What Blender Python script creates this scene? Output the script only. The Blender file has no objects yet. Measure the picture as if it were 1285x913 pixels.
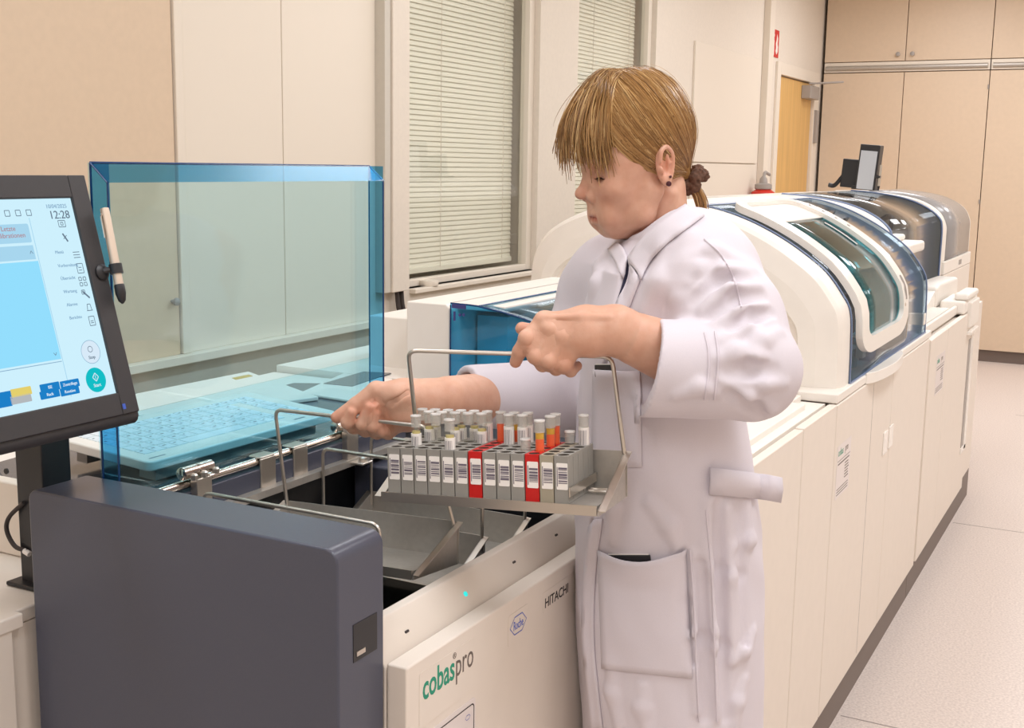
import bpy, bmesh, math, random
import numpy as np
from mathutils import Vector, Matrix
random.seed(7)
SC = bpy.context.scene
COL = SC.collection
# ---------------------------------------------------------------- camera geometry
FPX, CX, CY, CAMZ = 1500.0, 642.5, 456.5, 1.55
def nrm(v):
    v = np.array(v, float); return v / np.linalg.norm(v)
_D = nrm((-142, 9044, FPX)); _Y = np.array([807.5, -244.5, FPX]); _Y = nrm(_Y - _D * (_Y @ _D)); _X = np.cross(_D, _Y)
RC = np.array([_X, _Y, -_D]); CC = np.array([0, 0, CAMZ])
def ray(px, py): return RC @ np.array([(px - CX) / FPX, (py - CY) / FPX, 1.0])
def onz(px, py, z): r = ray(px, py); return CC + r * (z - CC[2]) / r[2]
def onx(px, py, x): r = ray(px, py); return CC + r * (x - CC[0]) / r[0]
def ony(px, py, y): r = ray(px, py); return CC + r * (y - CC[1]) / r[1]
ED = nrm((-0.469, 0.883, 0)); ER = np.array([ED[1], -ED[0], 0.0])
def ond(px, py, d): r = ray(px, py); return r * d / (r @ ED) + CC
def onplane(px, py, O, n): r = ray(px, py); return CC + r * ((O - CC) @ n) / (r @ n)

# ---------------------------------------------------------------- materials
def srgb(r, g, b):
    f = lambda c: c / 12.92 if c <= 0.04045 else ((c + 0.055) / 1.055) ** 2.4
    return (f(r / 255), f(g / 255), f(b / 255), 1)
def pbsdf(name, col, rough=0.5, metal=0.0, spec=0.5, emit=None, estr=0, sss=0, coat=0):
    m = bpy.data.materials.new(name); m.use_nodes = True
    b = m.node_tree.nodes['Principled BSDF']
    b.inputs['Base Color'].default_value = col
    b.inputs['Roughness'].default_value = rough; b.inputs['Metallic'].default_value = metal
    b.inputs['Specular IOR Level'].default_value = spec
    if emit: b.inputs['Emission Color'].default_value = emit; b.inputs['Emission Strength'].default_value = estr
    if sss: b.inputs['Subsurface Weight'].default_value = sss; b.inputs['Subsurface Radius'].default_value = (0.012, 0.005, 0.003)
    if coat: b.inputs['Coat Weight'].default_value = coat; b.inputs['Coat Roughness'].default_value = 0.1
    return m
def N(m, t, **kw):
    n = m.node_tree.nodes.new(t)
    for k, v in kw.items(): setattr(n, k, v)
    return n
def L(m, a, ao, b, bi): m.node_tree.links.new(a.outputs[ao], b.inputs[bi])
def noise_color(m, scale, amount, coords='Object', detail=4, bump=0, dist=0.002, stretch=(1, 1, 1)):
    b = m.node_tree.nodes['Principled BSDF']; col = tuple(b.inputs['Base Color'].default_value)
    tc = N(m, 'ShaderNodeTexCoord'); mp = N(m, 'ShaderNodeMapping'); mp.inputs['Scale'].default_value = stretch
    nz = N(m, 'ShaderNodeTexNoise'); nz.inputs['Scale'].default_value = scale; nz.inputs['Detail'].default_value = detail
    L(m, tc, coords, mp, 'Vector'); L(m, mp, 'Vector', nz, 'Vector')
    rp = N(m, 'ShaderNodeValToRGB'); rp.color_ramp.elements[0].position = 0.3; rp.color_ramp.elements[1].position = 0.7
    rp.color_ramp.elements[0].color = tuple(max(0, c * (1 - amount)) for c in col[:3]) + (1,)
    rp.color_ramp.elements[1].color = tuple(min(1, c * (1 + amount)) for c in col[:3]) + (1,)
    L(m, nz, 'Fac', rp, 'Fac'); L(m, rp, 'Color', b, 'Base Color')
    if bump:
        bp = N(m, 'ShaderNodeBump'); bp.inputs['Strength'].default_value = bump; bp.inputs['Distance'].default_value = dist
        L(m, nz, 'Fac', bp, 'Height'); L(m, bp, 'Normal', b, 'Normal')
    return m
def glass(name, tint, gloss=0.02, ior=1.45, boost=1.0):
    m = bpy.data.materials.new(name); m.use_nodes = True; nt = m.node_tree; nt.nodes.clear()
    out = N(m, 'ShaderNodeOutputMaterial'); mix = N(m, 'ShaderNodeMixShader'); tr = N(m, 'ShaderNodeBsdfTransparent'); gl = N(m, 'ShaderNodeBsdfGlossy')
    tr.inputs['Color'].default_value = tint; gl.inputs['Roughness'].default_value = gloss
    f0 = ((ior - 1) / (ior + 1)) ** 2 * boost                       # Schlick, the same from both sides
    lw = N(m, 'ShaderNodeLayerWeight'); lw.inputs['Blend'].default_value = 0.5
    pw = N(m, 'ShaderNodeMath', operation='POWER'); pw.inputs[1].default_value = 5.0
    mul = N(m, 'ShaderNodeMath', operation='MULTIPLY_ADD'); mul.inputs[1].default_value = 1 - f0; mul.inputs[2].default_value = f0; mul.use_clamp = True
    L(m, lw, 'Facing', pw, 0); L(m, pw, 'Value', mul, 0); L(m, mul, 'Value', mix, 'Fac'); L(m, tr, 'BSDF', mix, 1); L(m, gl, 'BSDF', mix, 2); L(m, mix, 'Shader', out, 'Surface')
    return m
def emis(name, col, s=1.0):
    m = bpy.data.materials.new(name); m.use_nodes = True; nt = m.node_tree; nt.nodes.clear()
    out = N(m, 'ShaderNodeOutputMaterial'); e = N(m, 'ShaderNodeEmission'); e.inputs['Color'].default_value = col; e.inputs['Strength'].default_value = s
    L(m, e, 'Emission', out, 'Surface'); return m

MAT = {}
MAT['wall'] = noise_color(pbsdf('wall_paint', srgb(226, 215, 201), 0.75), 60, 0.02)
MAT['wall_cream'] = noise_color(pbsdf('cream_panel', srgb(216, 193, 167), 0.5), 40, 0.02)
MAT['wall_gray'] = noise_color(pbsdf('lower_wall', srgb(205, 198, 186), 0.7), 40, 0.02)
MAT['cabinet'] = noise_color(pbsdf('cabinet_laminate', srgb(215, 193, 168), 0.45), 30, 0.02)
MAT['seam'] = pbsdf('shadow_gap', srgb(140, 116, 92), 0.7)
MAT['white'] = noise_color(pbsdf('machine_white', srgb(236, 229, 220), 0.42), 25, 0.012)
MAT['white_panel'] = noise_color(pbsdf('machine_panel_white', srgb(229, 218, 206), 0.5), 25, 0.012)
MAT['white_gloss'] = pbsdf('machine_white_gloss', srgb(240, 234, 226), 0.25)
MAT['trimwhite'] = pbsdf('trim_white', srgb(230, 219, 204), 0.5)
MAT['floor'] = pbsdf('vinyl_floor', srgb(196, 184, 176), 0.5)
MAT['ceiling'] = pbsdf('ceiling_white', srgb(235, 228, 218), 0.9)
MAT['plinth'] = pbsdf('dark_plinth', srgb(112, 98, 90), 0.5)
MAT['dark'] = noise_color(pbsdf('dark_metal_paint', srgb(74, 76, 89), 0.32), 900, 0.06, bump=0.12, dist=0.0004)
MAT['black'] = pbsdf('black_plastic', srgb(34, 33, 36), 0.4)
MAT['bezel'] = noise_color(pbsdf('monitor_black', srgb(52, 50, 52), 0.45), 700, 0.06)
MAT['interior'] = pbsdf('tank_black', srgb(30, 31, 34), 0.35)
MAT['steel'] = pbsdf('stainless', srgb(206, 198, 188), 0.32, 0.9)
MAT['steel_dull'] = noise_color(pbsdf('tray_steel', srgb(186, 180, 172), 0.42, 0.6), 120, 0.05)
MAT['chrome'] = pbsdf('chrome', srgb(226, 216, 206), 0.15, 1.0)
MAT['lid'] = glass('blue_lid_pane', (0.79, 0.95, 1.0, 1), 0.03, 1.45, 1.8)
MAT['lid_rim'] = glass('blue_lid_rim', (0.38, 0.71, 0.90, 1), 0.22, 1.45, 0.5)
MAT['lid_edge'] = pbsdf('blue_lid_edge', srgb(18, 62, 110), 0.25)
MAT['lid_low'] = glass('blue_lid_foot', (0.86, 0.97, 1.0, 1), 0.05, 1.45)
MAT['cover_blue'] = glass('blue_cover', (0.32, 0.74, 0.92, 1), 0.04, 1.45)
MAT['cover_top'] = glass('blue_cover_top', (0.55, 0.74, 0.84, 1), 0.05, 1.45, 1.6)
MAT['smoke'] = glass('smoky_cover', (0.66, 0.74, 0.80, 1), 0.03, 1.5, 2.6)
MAT['smoke_light'] = glass('smoky_cover_light', (0.68, 0.70, 0.71, 1), 0.05, 1.5, 2.2)
MAT['teal'] = glass('teal_door_glass', (0.34, 0.72, 0.76, 1), 0.03, 1.45, 1.2)
MAT['pane'] = glass('window_pane', (0.97, 0.98, 0.97, 1), 0.0, 1.45, 1.5)
MAT['blind'] = pbsdf('blind_slat', srgb(250, 244, 228), 0.5)
MAT['night'] = pbsdf('dusk_backing', srgb(170, 168, 155), 0.9)
MAT['wood'] = noise_color(pbsdf('beech_door', srgb(216, 172, 104), 0.45), 3, 0.10, stretch=(6, 6, 0.5))
MAT['grayplastic'] = pbsdf('gray_plastic', srgb(160, 152, 146), 0.45)
MAT['red'] = pbsdf('red_paint', srgb(206, 44, 30), 0.35)
MAT['signred'] = pbsdf('sign_red', srgb(200, 40, 38), 0.5)
MAT['signwhite'] = pbsdf('sign_white', srgb(244, 236, 228), 0.5)
MAT['rack'] = noise_color(pbsdf('rack_gray', srgb(150, 146, 139), 0.5), 60, 0.03)
MAT['rack_red'] = pbsdf('rack_red', srgb(200, 22, 18), 0.42)
MAT['rack_tan'] = pbsdf('rack_tan', srgb(166, 156, 136), 0.5)
MAT['well_shade'] = pbsdf('rack_well_shade', srgb(84, 76, 68), 0.7)  # shade inside the rack holes, put into a dark lining colour
MAT['label'] = pbsdf('paper_label', srgb(246, 240, 234), 0.6)
MAT['ink'] = pbsdf('barcode_ink', srgb(112, 104, 116), 0.7)
MAT['inkdark'] = pbsdf('dark_ink', srgb(60, 52, 50), 0.7)
def tube_mat(fac):
    m = bpy.data.materials.new('clear_tube'); m.use_nodes = True; nt = m.node_tree; nt.nodes.clear()
    out = N(m, 'ShaderNodeOutputMaterial'); mx = N(m, 'ShaderNodeMixShader'); mx.inputs['Fac'].default_value = fac; tr = N(m, 'ShaderNodeBsdfTransparent'); tr.inputs['Color'].default_value = (0.97, 0.97, 0.96, 1)
    pb = N(m, 'ShaderNodeBsdfPrincipled'); pb.inputs['Base Color'].default_value = srgb(240, 236, 232); pb.inputs['Roughness'].default_value = 0.15
    L(m, tr, 'BSDF', mx, 1); L(m, pb, 'BSDF', mx, 2); L(m, mx, 'Shader', out, 'Surface'); return m
MAT['tube'] = tube_mat(0.035); MAT['frost'] = tube_mat(0.20)
MAT['cap_clear'] = pbsdf('frosted_tube', srgb(236, 232, 228), 0.3); 
MAT['serum'] = pbsdf('yellow_serum', srgb(228, 170, 0), 0.25)
MAT['serum_pale'] = pbsdf('pale_serum', srgb(206, 190, 120), 0.25)
MAT['gel'] = pbsdf('orange_gel', srgb(255, 92, 6), 0.3)
MAT['green'] = pbsdf('print_green', srgb(28, 146, 116), 0.5)
MAT['brown'] = pbsdf('print_brown', srgb(104, 92, 84), 0.5)
MAT['blue'] = pbsdf('print_blue', srgb(60, 92, 190), 0.5)
MAT['navy'] = pbsdf('print_navy', srgb(58, 58, 120), 0.6)
MAT['sticker'] = pbsdf('sticker_white', srgb(226, 216, 212), 0.35)
MAT['led'] = emis('status_led', srgb(60, 220, 215), 1.2)
MAT['keys'] = pbsdf('key_white', srgb(226, 232, 236), 0.4)
MAT['keyink'] = pbsdf('key_ink', srgb(110, 120, 130), 0.6)
MAT['deckdark'] = pbsdf('dark_gloss_deck', srgb(84, 90, 98), 0.12)
MAT['gold'] = pbsdf('gold_label', srgb(196, 168, 90), 0.5)
MAT['scr'] = emis('screen_white', srgb(206, 240, 253), 1.0)
MAT['scr2'] = emis('screen_blue', srgb(148, 222, 253), 1.0)
MAT['scr3'] = emis('screen_band', srgb(168, 214, 238), 1.0)
MAT['scr_text'] = emis('screen_text', srgb(106, 124, 142), 1.0)
MAT['scr_faint'] = emis('screen_faint', srgb(140, 176, 204), 1.0)
MAT['scr_red'] = emis('screen_rose', srgb(176, 132, 140), 1.0)
MAT['scr_btn'] = emis('screen_button_blue', srgb(30, 128, 200), 1.0)
MAT['scr_start'] = emis('screen_teal', srgb(20, 190, 198), 1.0)
MAT['scr_stop'] = emis('screen_pale', srgb(216, 234, 248), 1.0)
MAT['scr_yel'] = emis('screen_yellow', srgb(228, 208, 110), 1.0)
MAT['scr_gray'] = emis('screen_gray', srgb(180, 184, 188), 1.0)

def speckle_floor():
    m = MAT['floor']; b = m.node_tree.nodes['Principled BSDF']
    tc = N(m, 'ShaderNodeTexCoord'); n1 = N(m, 'ShaderNodeTexNoise'); n1.inputs['Scale'].default_value = 130; n1.inputs['Detail'].default_value = 6
    n2 = N(m, 'ShaderNodeTexVoronoi'); n2.inputs['Scale'].default_value = 70
    L(m, tc, 'Object', n1, 'Vector'); L(m, tc, 'Object', n2, 'Vector')
    rp = N(m, 'ShaderNodeValToRGB'); rp.color_ramp.elements[0].position = 0.32; rp.color_ramp.elements[1].position = 0.66
    rp.color_ramp.elements[0].color = srgb(198, 184, 176); rp.color_ramp.elements[1].color = srgb(224, 211, 202)
    L(m, n1, 'Fac', rp, 'Fac')
    mx = N(m, 'ShaderNodeMixRGB'); mx.inputs['Color2'].default_value = srgb(150, 140, 134)
    lt = N(m, 'ShaderNodeMath', operation='LESS_THAN'); lt.inputs[1].default_value = 0.10
    L(m, n2, 'Distance', lt, 0); ml = N(m, 'ShaderNodeMath', operation='MULTIPLY'); ml.inputs[1].default_value = 0.5
    L(m, lt, 'Value', ml, 0); L(m, ml, 'Value', mx, 'Fac'); L(m, rp, 'Color', mx, 'Color1'); L(m, mx, 'Color', b, 'Base Color')
speckle_floor()

# ---------------------------------------------------------------- mesh helpers
class MB:
    def __init__(s): s.v = []; s.f = []
    def add(s, vs, fs):
        o = len(s.v); s.v += [tuple(map(float, p)) for p in vs]; s.f += [tuple(i + o for i in f) for f in fs]; return s
    def box(s, a, b):
        (x0, y0, z0), (x1, y1, z1) = [tuple(map(min, zip(a, b))), tuple(map(max, zip(a, b)))]
        return s.add([(x0, y0, z0), (x1, y0, z0), (x1, y1, z0), (x0, y1, z0), (x0, y0, z1), (x1, y0, z1), (x1, y1, z1), (x0, y1, z1)],
                     [(0, 3, 2, 1), (4, 5, 6, 7), (0, 1, 5, 4), (1, 2, 6, 5), (2, 3, 7, 6), (3, 0, 4, 7)])
    def fbox(s, F, u0, u1, v0, v1, d0, d1):
        P = [F(u, v, d) for d in (d0, d1) for u, v in ((u0, v0), (u1, v0), (u1, v1), (u0, v1))]
        return s.add(P, [(0, 3, 2, 1), (4, 5, 6, 7), (0, 1, 5, 4), (1, 2, 6, 5), (2, 3, 7, 6), (3, 0, 4, 7)])
    def prism(s, poly, f0, f1):            # poly: 2d list; f0, f1 map a 2d point to the two ends
        n = len(poly); A = [f0(*p) for p in poly]; B = [f1(*p) for p in poly]
        return s.add(A + B, [tuple(range(n))[::-1], tuple(range(n, 2 * n))] + [(i, (i + 1) % n, n + (i + 1) % n, n + i) for i in range(n)])
    def prism_y(s, poly, y0, y1): return s.prism(poly, lambda x, z: (x, y0, z), lambda x, z: (x, y1, z))
    def prism_x(s, poly, x0, x1): return s.prism(poly, lambda y, z: (x0, y, z), lambda y, z: (x1, y, z))
    def prism_z(s, poly, z0, z1): return s.prism(poly, lambda x, y: (x, y, z0), lambda x, y: (x, y, z1))
    def tube(s, pts, r, seg=8, caps=True):
        pts = [np.array(p, float) for p in pts]; n = len(pts); rr = r if hasattr(r, '__len__') else [r] * n
        T = [nrm(pts[min(i + 1, n - 1)] - pts[max(i - 1, 0)]) for i in range(n)]
        a = np.array([0, 0, 1.0]) if abs(T[0][2]) < 0.9 else np.array([1.0, 0, 0])
        U = nrm(np.cross(T[0], a)); V = []; F = []
        for i in range(n):
            U = nrm(U - T[i] * (U @ T[i])); W = np.cross(T[i], U)
            for k in range(seg):
                t = 2 * math.pi * k / seg; V.append(pts[i] + rr[i] * (math.cos(t) * U + math.sin(t) * W))
        for i in range(n - 1):
            for k in range(seg):
                k2 = (k + 1) % seg; F.append((i * seg + k, i * seg + k2, (i + 1) * seg + k2, (i + 1) * seg + k))
        if caps: F += [tuple(range(seg))[::-1], tuple(range((n - 1) * seg, n * seg))]
        return s.add(V, F)
    def lathe(s, c, prof, ax=(0, 0, 1), seg=24):     # prof: (radius, height) along ax
        ax = nrm(ax); a = np.array([1.0, 0, 0]) if abs(ax[0]) < 0.9 else np.array([0, 1.0, 0]); U = nrm(np.cross(ax, a)); W = np.cross(ax, U); c = np.array(c, float)
        V = []; F = []; n = len(prof)
        for r, h in prof:
            for k in range(seg):
                t = 2 * math.pi * k / seg; V.append(c + ax * h + max(r, 1e-5) * (math.cos(t) * U + math.sin(t) * W))
        for i in range(n - 1):
            for k in range(seg):
                k2 = (k + 1) % seg; F.append((i * seg + k, i * seg + k2, (i + 1) * seg + k2, (i + 1) * seg + k))
        F += [tuple(range(seg))[::-1], tuple(range((n - 1) * seg, n * seg))]
        return s.add(V, F)
    def grid(s, P):                                   # P[i][j] points
        ni, nj = len(P), len(P[0]); V = [p for r in P for p in r]
        return s.add(V, [(i * nj + j, i * nj + j + 1, (i + 1) * nj + j + 1, (i + 1) * nj + j) for i in range(ni - 1) for j in range(nj - 1)])

def fillet(pts, r, n=5):
    """round the inner corners of an open polyline"""
    pts = [np.array(p, float) for p in pts]; out = [pts[0]]
    for i in range(1, len(pts) - 1):
        a, b, c = pts[i - 1], pts[i], pts[i + 1]; d1 = nrm(a - b); d2 = nrm(c - b)
        p, q = b + d1 * r, b + d2 * r
        for k in range(n + 1):
            t = k / n; out.append((1 - t) ** 2 * p + 2 * t * (1 - t) * b + t * t * q)
    return out + [pts[-1]]
def rrect(u0, u1, v0, v1, r, n=6):
    out = []
    for cx, cy, a in ((u1 - r, v1 - r, 0), (u0 + r, v1 - r, 90), (u0 + r, v0 + r, 180), (u1 - r, v0 + r, 270)):
        for k in range(n + 1):
            t = math.radians(a + 90 * k / n); out.append((cx + r * math.cos(t), cy + r * math.sin(t)))
    return out
def catmull(pts, n=6):
    P = [np.array(p, float) for p in pts]; P = [2 * P[0] - P[1]] + P + [2 * P[-1] - P[-2]]; out = []
    for i in range(1, len(P) - 2):
        for k in range(n):
            t = k / n; a, b, c, d = P[i - 1], P[i], P[i + 1], P[i + 2]
            out.append(0.5 * ((2 * b) + (c - a) * t + (2 * a - 5 * b + 4 * c - d) * t * t + (3 * b - a - 3 * c + d) * t ** 3))
    return out + [P[-2]]

def obj(name, mb, mat, parent=None, bevel=0, smooth=None, seg=2, local=False, solid=0):
    me = bpy.data.meshes.new(name); me.from_pydata(mb.v, [], mb.f); me.validate()
    bm = bmesh.new(); bm.from_mesh(me); bmesh.ops.recalc_face_normals(bm, faces=bm.faces); bm.to_mesh(me); bm.free()
    o = bpy.data.objects.new(name, me); COL.objects.link(o)
    me.materials.append(MAT[mat] if isinstance(mat, str) else mat)
    if parent is not None:
        o.parent = parent
        if not local: o.matrix_parent_inverse = parent_world(parent).inverted()
    if solid:
        md = o.modifiers.new('Solidify', 'SOLIDIFY'); md.thickness = solid; md.offset = 0
    if bevel:
        md = o.modifiers.new('Bevel', 'BEVEL'); md.width = bevel; md.segments = seg; md.limit_method = 'ANGLE'; md.angle_limit = math.radians(40); md.harden_normals = True
    if smooth or (smooth is None and bevel):
        for p in me.polygons: p.use_smooth = True
        if not bevel:
            try: me.set_sharp_from_angle(angle=math.radians(40))
            except Exception: pass
    return o
def parent_world(o):
    M = o.matrix_basis.copy()
    while o.parent is not None:
        M = o.parent.matrix_basis @ o.matrix_parent_inverse @ M if False else (o.parent.matrix_basis @ o.matrix_parent_inverse @ M); o = o.parent
    return M
def tag(o, label, cat=None, group=None, kind=None):
    if label: o['label'] = label
    if cat: o['category'] = cat
    if group: o['group'] = group
    if kind: o['kind'] = kind
    return o
def thing(name, label, cat, loc=(0, 0, 0), group=None, M=None):
    o = bpy.data.objects.new(name, None); o.empty_display_size = 0.05; COL.objects.link(o)
    if M is not None: o.matrix_basis = M
    else: o.location = [float(c) for c in loc]
    return tag(o, label, cat, group)
def struct(name, mb, mat, **k):
    o = obj(name, mb, mat, **k)
    if k.get('parent') is None: o['kind'] = 'structure'
    return o
def frame(O, u, v):
    O = np.array(O, float); u = nrm(u); v = np.array(v, float); v = nrm(v - u * (u @ v)); n = np.cross(u, v)
    F = lambda a, b, d=0: O + u * a + v * b + n * d
    F.O, F.u, F.v, F.n = O, u, v, n
    return F
def text(name, body, size, F, a, b, mat, parent, d=0.0006, align='LEFT', shear=0, extrude=0.0002, sx=1.0, bold=0):
    cu = bpy.data.curves.new(name, 'FONT'); cu.body = body; cu.size = size; cu.align_x = align; cu.shear = shear; cu.extrude = extrude; cu.resolution_u = 3; cu.offset = bold
    to = bpy.data.objects.new('tmp_text', cu); COL.objects.link(to)
    dg = bpy.context.evaluated_depsgraph_get(); me = bpy.data.meshes.new_from_object(to.evaluated_get(dg)); bpy.data.objects.remove(to); bpy.data.curves.remove(cu)
    for vtx in me.vertices:
        p = F(a + vtx.co.x * sx, b + vtx.co.y, d + vtx.co.z); vtx.co = Vector(p)
    me.name = name; me.materials.clear(); me.materials.append(MAT[mat])
    o = bpy.data.objects.new(name, me); COL.objects.link(o)
    if parent is not None: o.parent = parent; o.matrix_parent_inverse = parent_world(parent).inverted()
    return o
def copy_tree(o, parent=None):
    c = o.copy(); COL.objects.link(c)
    if parent is not None: c.parent = parent
    for ch in [x for x in bpy.data.objects if x.parent == o]: copy_tree(ch, c)
    return c

# ---------------------------------------------------------------- camera
cam = bpy.data.cameras.new('camera'); cam.lens = 36.0 * FPX / 1285; cam.sensor_width = 36; cam.sensor_fit = 'HORIZONTAL'; cam.clip_start = 0.05
co = bpy.data.objects.new('camera', cam); COL.objects.link(co)
M4 = Matrix.Identity(4)
for i in range(3):
    M4[i][0] = RC[i, 0]; M4[i][1] = -RC[i, 1]; M4[i][2] = -RC[i, 2]; M4[i][3] = CC[i]
co.matrix_world = M4; SC.camera = co
LP, EXPO, VQ = 0.9, 0.0, 0.75
# ================================================================ ROOM
XW, YB, ZC = -2.609, 10.53, 3.1
XR, YN = 3.2, -3.0
struct('floor', MB().box((XW - 0.4, YN - 0.1, -0.1), (XR + 0.1, YB + 0.7, 0)), 'floor')
for i, ys in enumerate((-2.22, 0.55, 3.315, 5.515, 8.28)):
    struct('trim_%d' % (20 + i), MB().box((-0.66, ys - 0.0025, -0.002), (XR, ys + 0.0025, 0.0006)), pbsdf('floor_weld', srgb(150, 138, 132), 0.6) if i == 0 else bpy.data.materials['floor_weld'])
struct('ceiling', MB().box((XW - 0.4, YN - 0.1, ZC), (XR + 0.1, YB + 0.7, ZC + 0.1)), 'ceiling')
struct('wall_right', MB().box((XR, YN - 0.1, 0), (XR + 0.1, YB + 0.7, ZC)), 'wall')
struct('wall_front', MB().box((XW, YN - 0.1, 0), (XR, YN, ZC)), 'wall')
struct('wall_back', MB().box((XW, YB + 0.6, 0), (XR, YB + 0.7, ZC)), 'wall')
W1, W2, ZS, ZT = (4.045, 5.175), (5.60, 6.66), 1.055, 2.80
wl = MB()
wl.box((XW - 0.4, YN, 0.94), (XW, W1[0], ZC)).box((XW - 0.4, W1[0], 0.94), (XW, W2[1], ZS)).box((XW - 0.4, W1[0], ZT), (XW, W2[1], ZC))
wl.box((XW - 0.4, W1[1], ZS), (XW, W2[0], ZT)).box((XW - 0.4, W2[1], 0.94), (XW, 9.235, ZC)).box((XW - 0.4, 9.235, 2.27), (XW, 10.29, ZC)).box((XW - 0.4, 10.29, 0), (XW, YB + 0.6, ZC)).box((XW - 0.4, 6.66, 0), (XW, 9.235, 0.94))
struct('wall_left', wl, 'wall')
struct('trim_1', MB().box((XW - 0.4, YN, 0), (XW - 0.012, 6.66, 0.94)), 'wall_gray')
# window board / dado ledge, cream wall panel, white panels, cover board
struct('trim_2', MB().box((XW - 0.01, YN, 0.935), (XW + 0.045, 3.90, 0.962)), 'trimwhite', bevel=0.003)
pn = thing('wall_panel', 'large plain cream wall panel with a small knob behind the touch monitor', 'wall panel', (XW, 1.2, 0.962))
obj('panel_board', MB().box((XW, 0.2, 0.962), (XW + 0.012, 2.735, ZC - 0.002)), 'wall_cream', pn, bevel=0.002)
kp = onx(216, 378, XW + 0.012); obj('knob', MB().lathe(kp, [(0.006, 0), (0.006, 0.01), (0.012, 0.014), (0.012, 0.022), (0.004, 0.026)], (1, 0, 0), 16), 'grayplastic', pn, smooth=True)
struct('trim_3', MB().box((XW, 2.74, 0.962), (XW + 0.02, 2.775, ZC - 0.002)), 'trimwhite', bevel=0.003)
struct('trim_4', MB().box((XW, 2.778, 0.962), (XW + 0.006, 3.252, ZC - 0.002)), 'trimwhite', bevel=0.002)
struct('trim_5', MB().box((XW, 3.256, 0.962), (XW + 0.006, 3.80, ZC - 0.002)), 'trimwhite', bevel=0.002)
cb = thing('cover_board', 'tall white cable cover board left of the big window', 'cover board', (XW + 0.03, 3.9, 1.04))
obj('board', MB().box((XW, 3.84, 1.06), (XW + 0.06, 3.955, ZC - 0.002)), 'wall', cb, bevel=0.004)
obj('side_rail', MB().box((XW, 3.80, 1.06), (XW + 0.05, 3.838, ZC - 0.002)), 'wall_gray', cb, bevel=0.003)
for k, (a, b) in enumerate((((497, 362), (512, 404)), ((503, 362), (516, 398)))):
    p, q = onx(*a, XW + 0.03), onx(*b, XW + 0.05); m = (p + q) / 2 + np.array([0.0, -0.02, -0.02])
    lo = np.array([q[0], q[1] + 0.03, 1.0])
    obj('cable', MB().tube(catmull([p + (0, 0, 0.03), m, q, lo], 5), 0.009, 8), 'inkdark', cb, smooth=True)
# windows
for i, (y0, y1) in enumerate((W1, W2)):
    w = thing('window_%d' % (i + 1), None, None, (XW - 0.06, y0, ZS)); w['kind'] = 'structure'
    fr = MB()
    for a, b, c, d in ((y0, y0 + 0.03, ZS, ZT), (y1 - 0.05, y1, ZS, ZT), (y0 + 0.03, y1 - 0.05, ZS, ZS + 0.028), (y0 + 0.03, y1 - 0.05, ZT - 0.05, ZT)): fr.box((XW - 0.075, a, c), (XW - 0.03, b, d))
    obj('window_frame', fr, 'trimwhite', w, bevel=0.003)
    obj('window_pane', MB().box((XW - 0.058, y0 + 0.03, ZS + 0.028), (XW - 0.054, y1 - 0.05, ZT - 0.05)), 'pane', w)
    obj('backing', MB().box((XW - 0.30, y0, ZS), (XW - 0.29, y1, ZT)), 'night', w)
    obj('window_sill', MB().box((XW - 0.06, y0 + 0.002, ZS - 0.02), (XW + 0.03, y1 + (0.0 if i == 0 else 0.0), ZS)), 'trimwhite', w, bevel=0.004)
    bl = thing('venetian_blind', ['closed cream venetian blind in the big window behind the woman\'s face side', 'closed cream venetian blind in the window right behind the woman\'s head'][i].replace("behind the woman's face side", 'left of the woman'), 'blind', (XW - 0.12, (y0 + y1) / 2, ZS + 0.03), 'venetian blinds in the windows')
    sl = MB(); z = ZS + 0.075
    while z < ZT - 0.05:
        c = np.array([XW - 0.115, 0, z]); u = np.array([0.0040, 0, -0.0124])
        for s0, s1, bow in ((-1, 0, 0), (0, 1, 0)):
            pa = c + u * s0 + np.array([0.0015 * (1 - abs(s0)), 0, 0]); pb = c + u * s1 + np.array([0.0015 * (1 - abs(s1)), 0, 0])
            sl.add([(pa[0], y0 + 0.035, pa[2]), (pa[0], y1 - 0.06, pa[2]), (pb[0], y1 - 0.06, pb[2]), (pb[0], y0 + 0.035, pb[2])], [(0, 1, 2, 3)])
        z += 0.0212
    obj('slat', sl, 'blind', bl, solid=0.0006)
    obj('bottom_rail', MB().box((XW - 0.127, y0 + 0.035, ZS + 0.04), (XW - 0.103, y1 - 0.06, ZS + 0.064)), 'blind', bl, bevel=0.003)
    cd = MB()
    for yy in (y0 + 0.40, y1 - 0.17): cd.tube([(XW - 0.098, yy, ZS + 0.06), (XW - 0.098, yy, ZT - 0.05)], 0.0016, 5)
    obj('cord', cd, 'trimwhite', bl)
pr = onz(538, 351, ZS + 0.002) ; pr = np.array([XW - 0.005, onx(538, 353, XW - 0.005)[1], ZS + 0.0005])
tr = thing('tape_roll', 'small white roll lying on the window sill under the big blind', 'roll', pr)
obj('roll_body', MB().lathe(pr, [(0.018, 0), (0.040, 0), (0.041, 0.002), (0.041, 0.020), (0.040, 0.022), (0.018, 0.022)], seg=28), 'trimwhite', tr, smooth=True)
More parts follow.
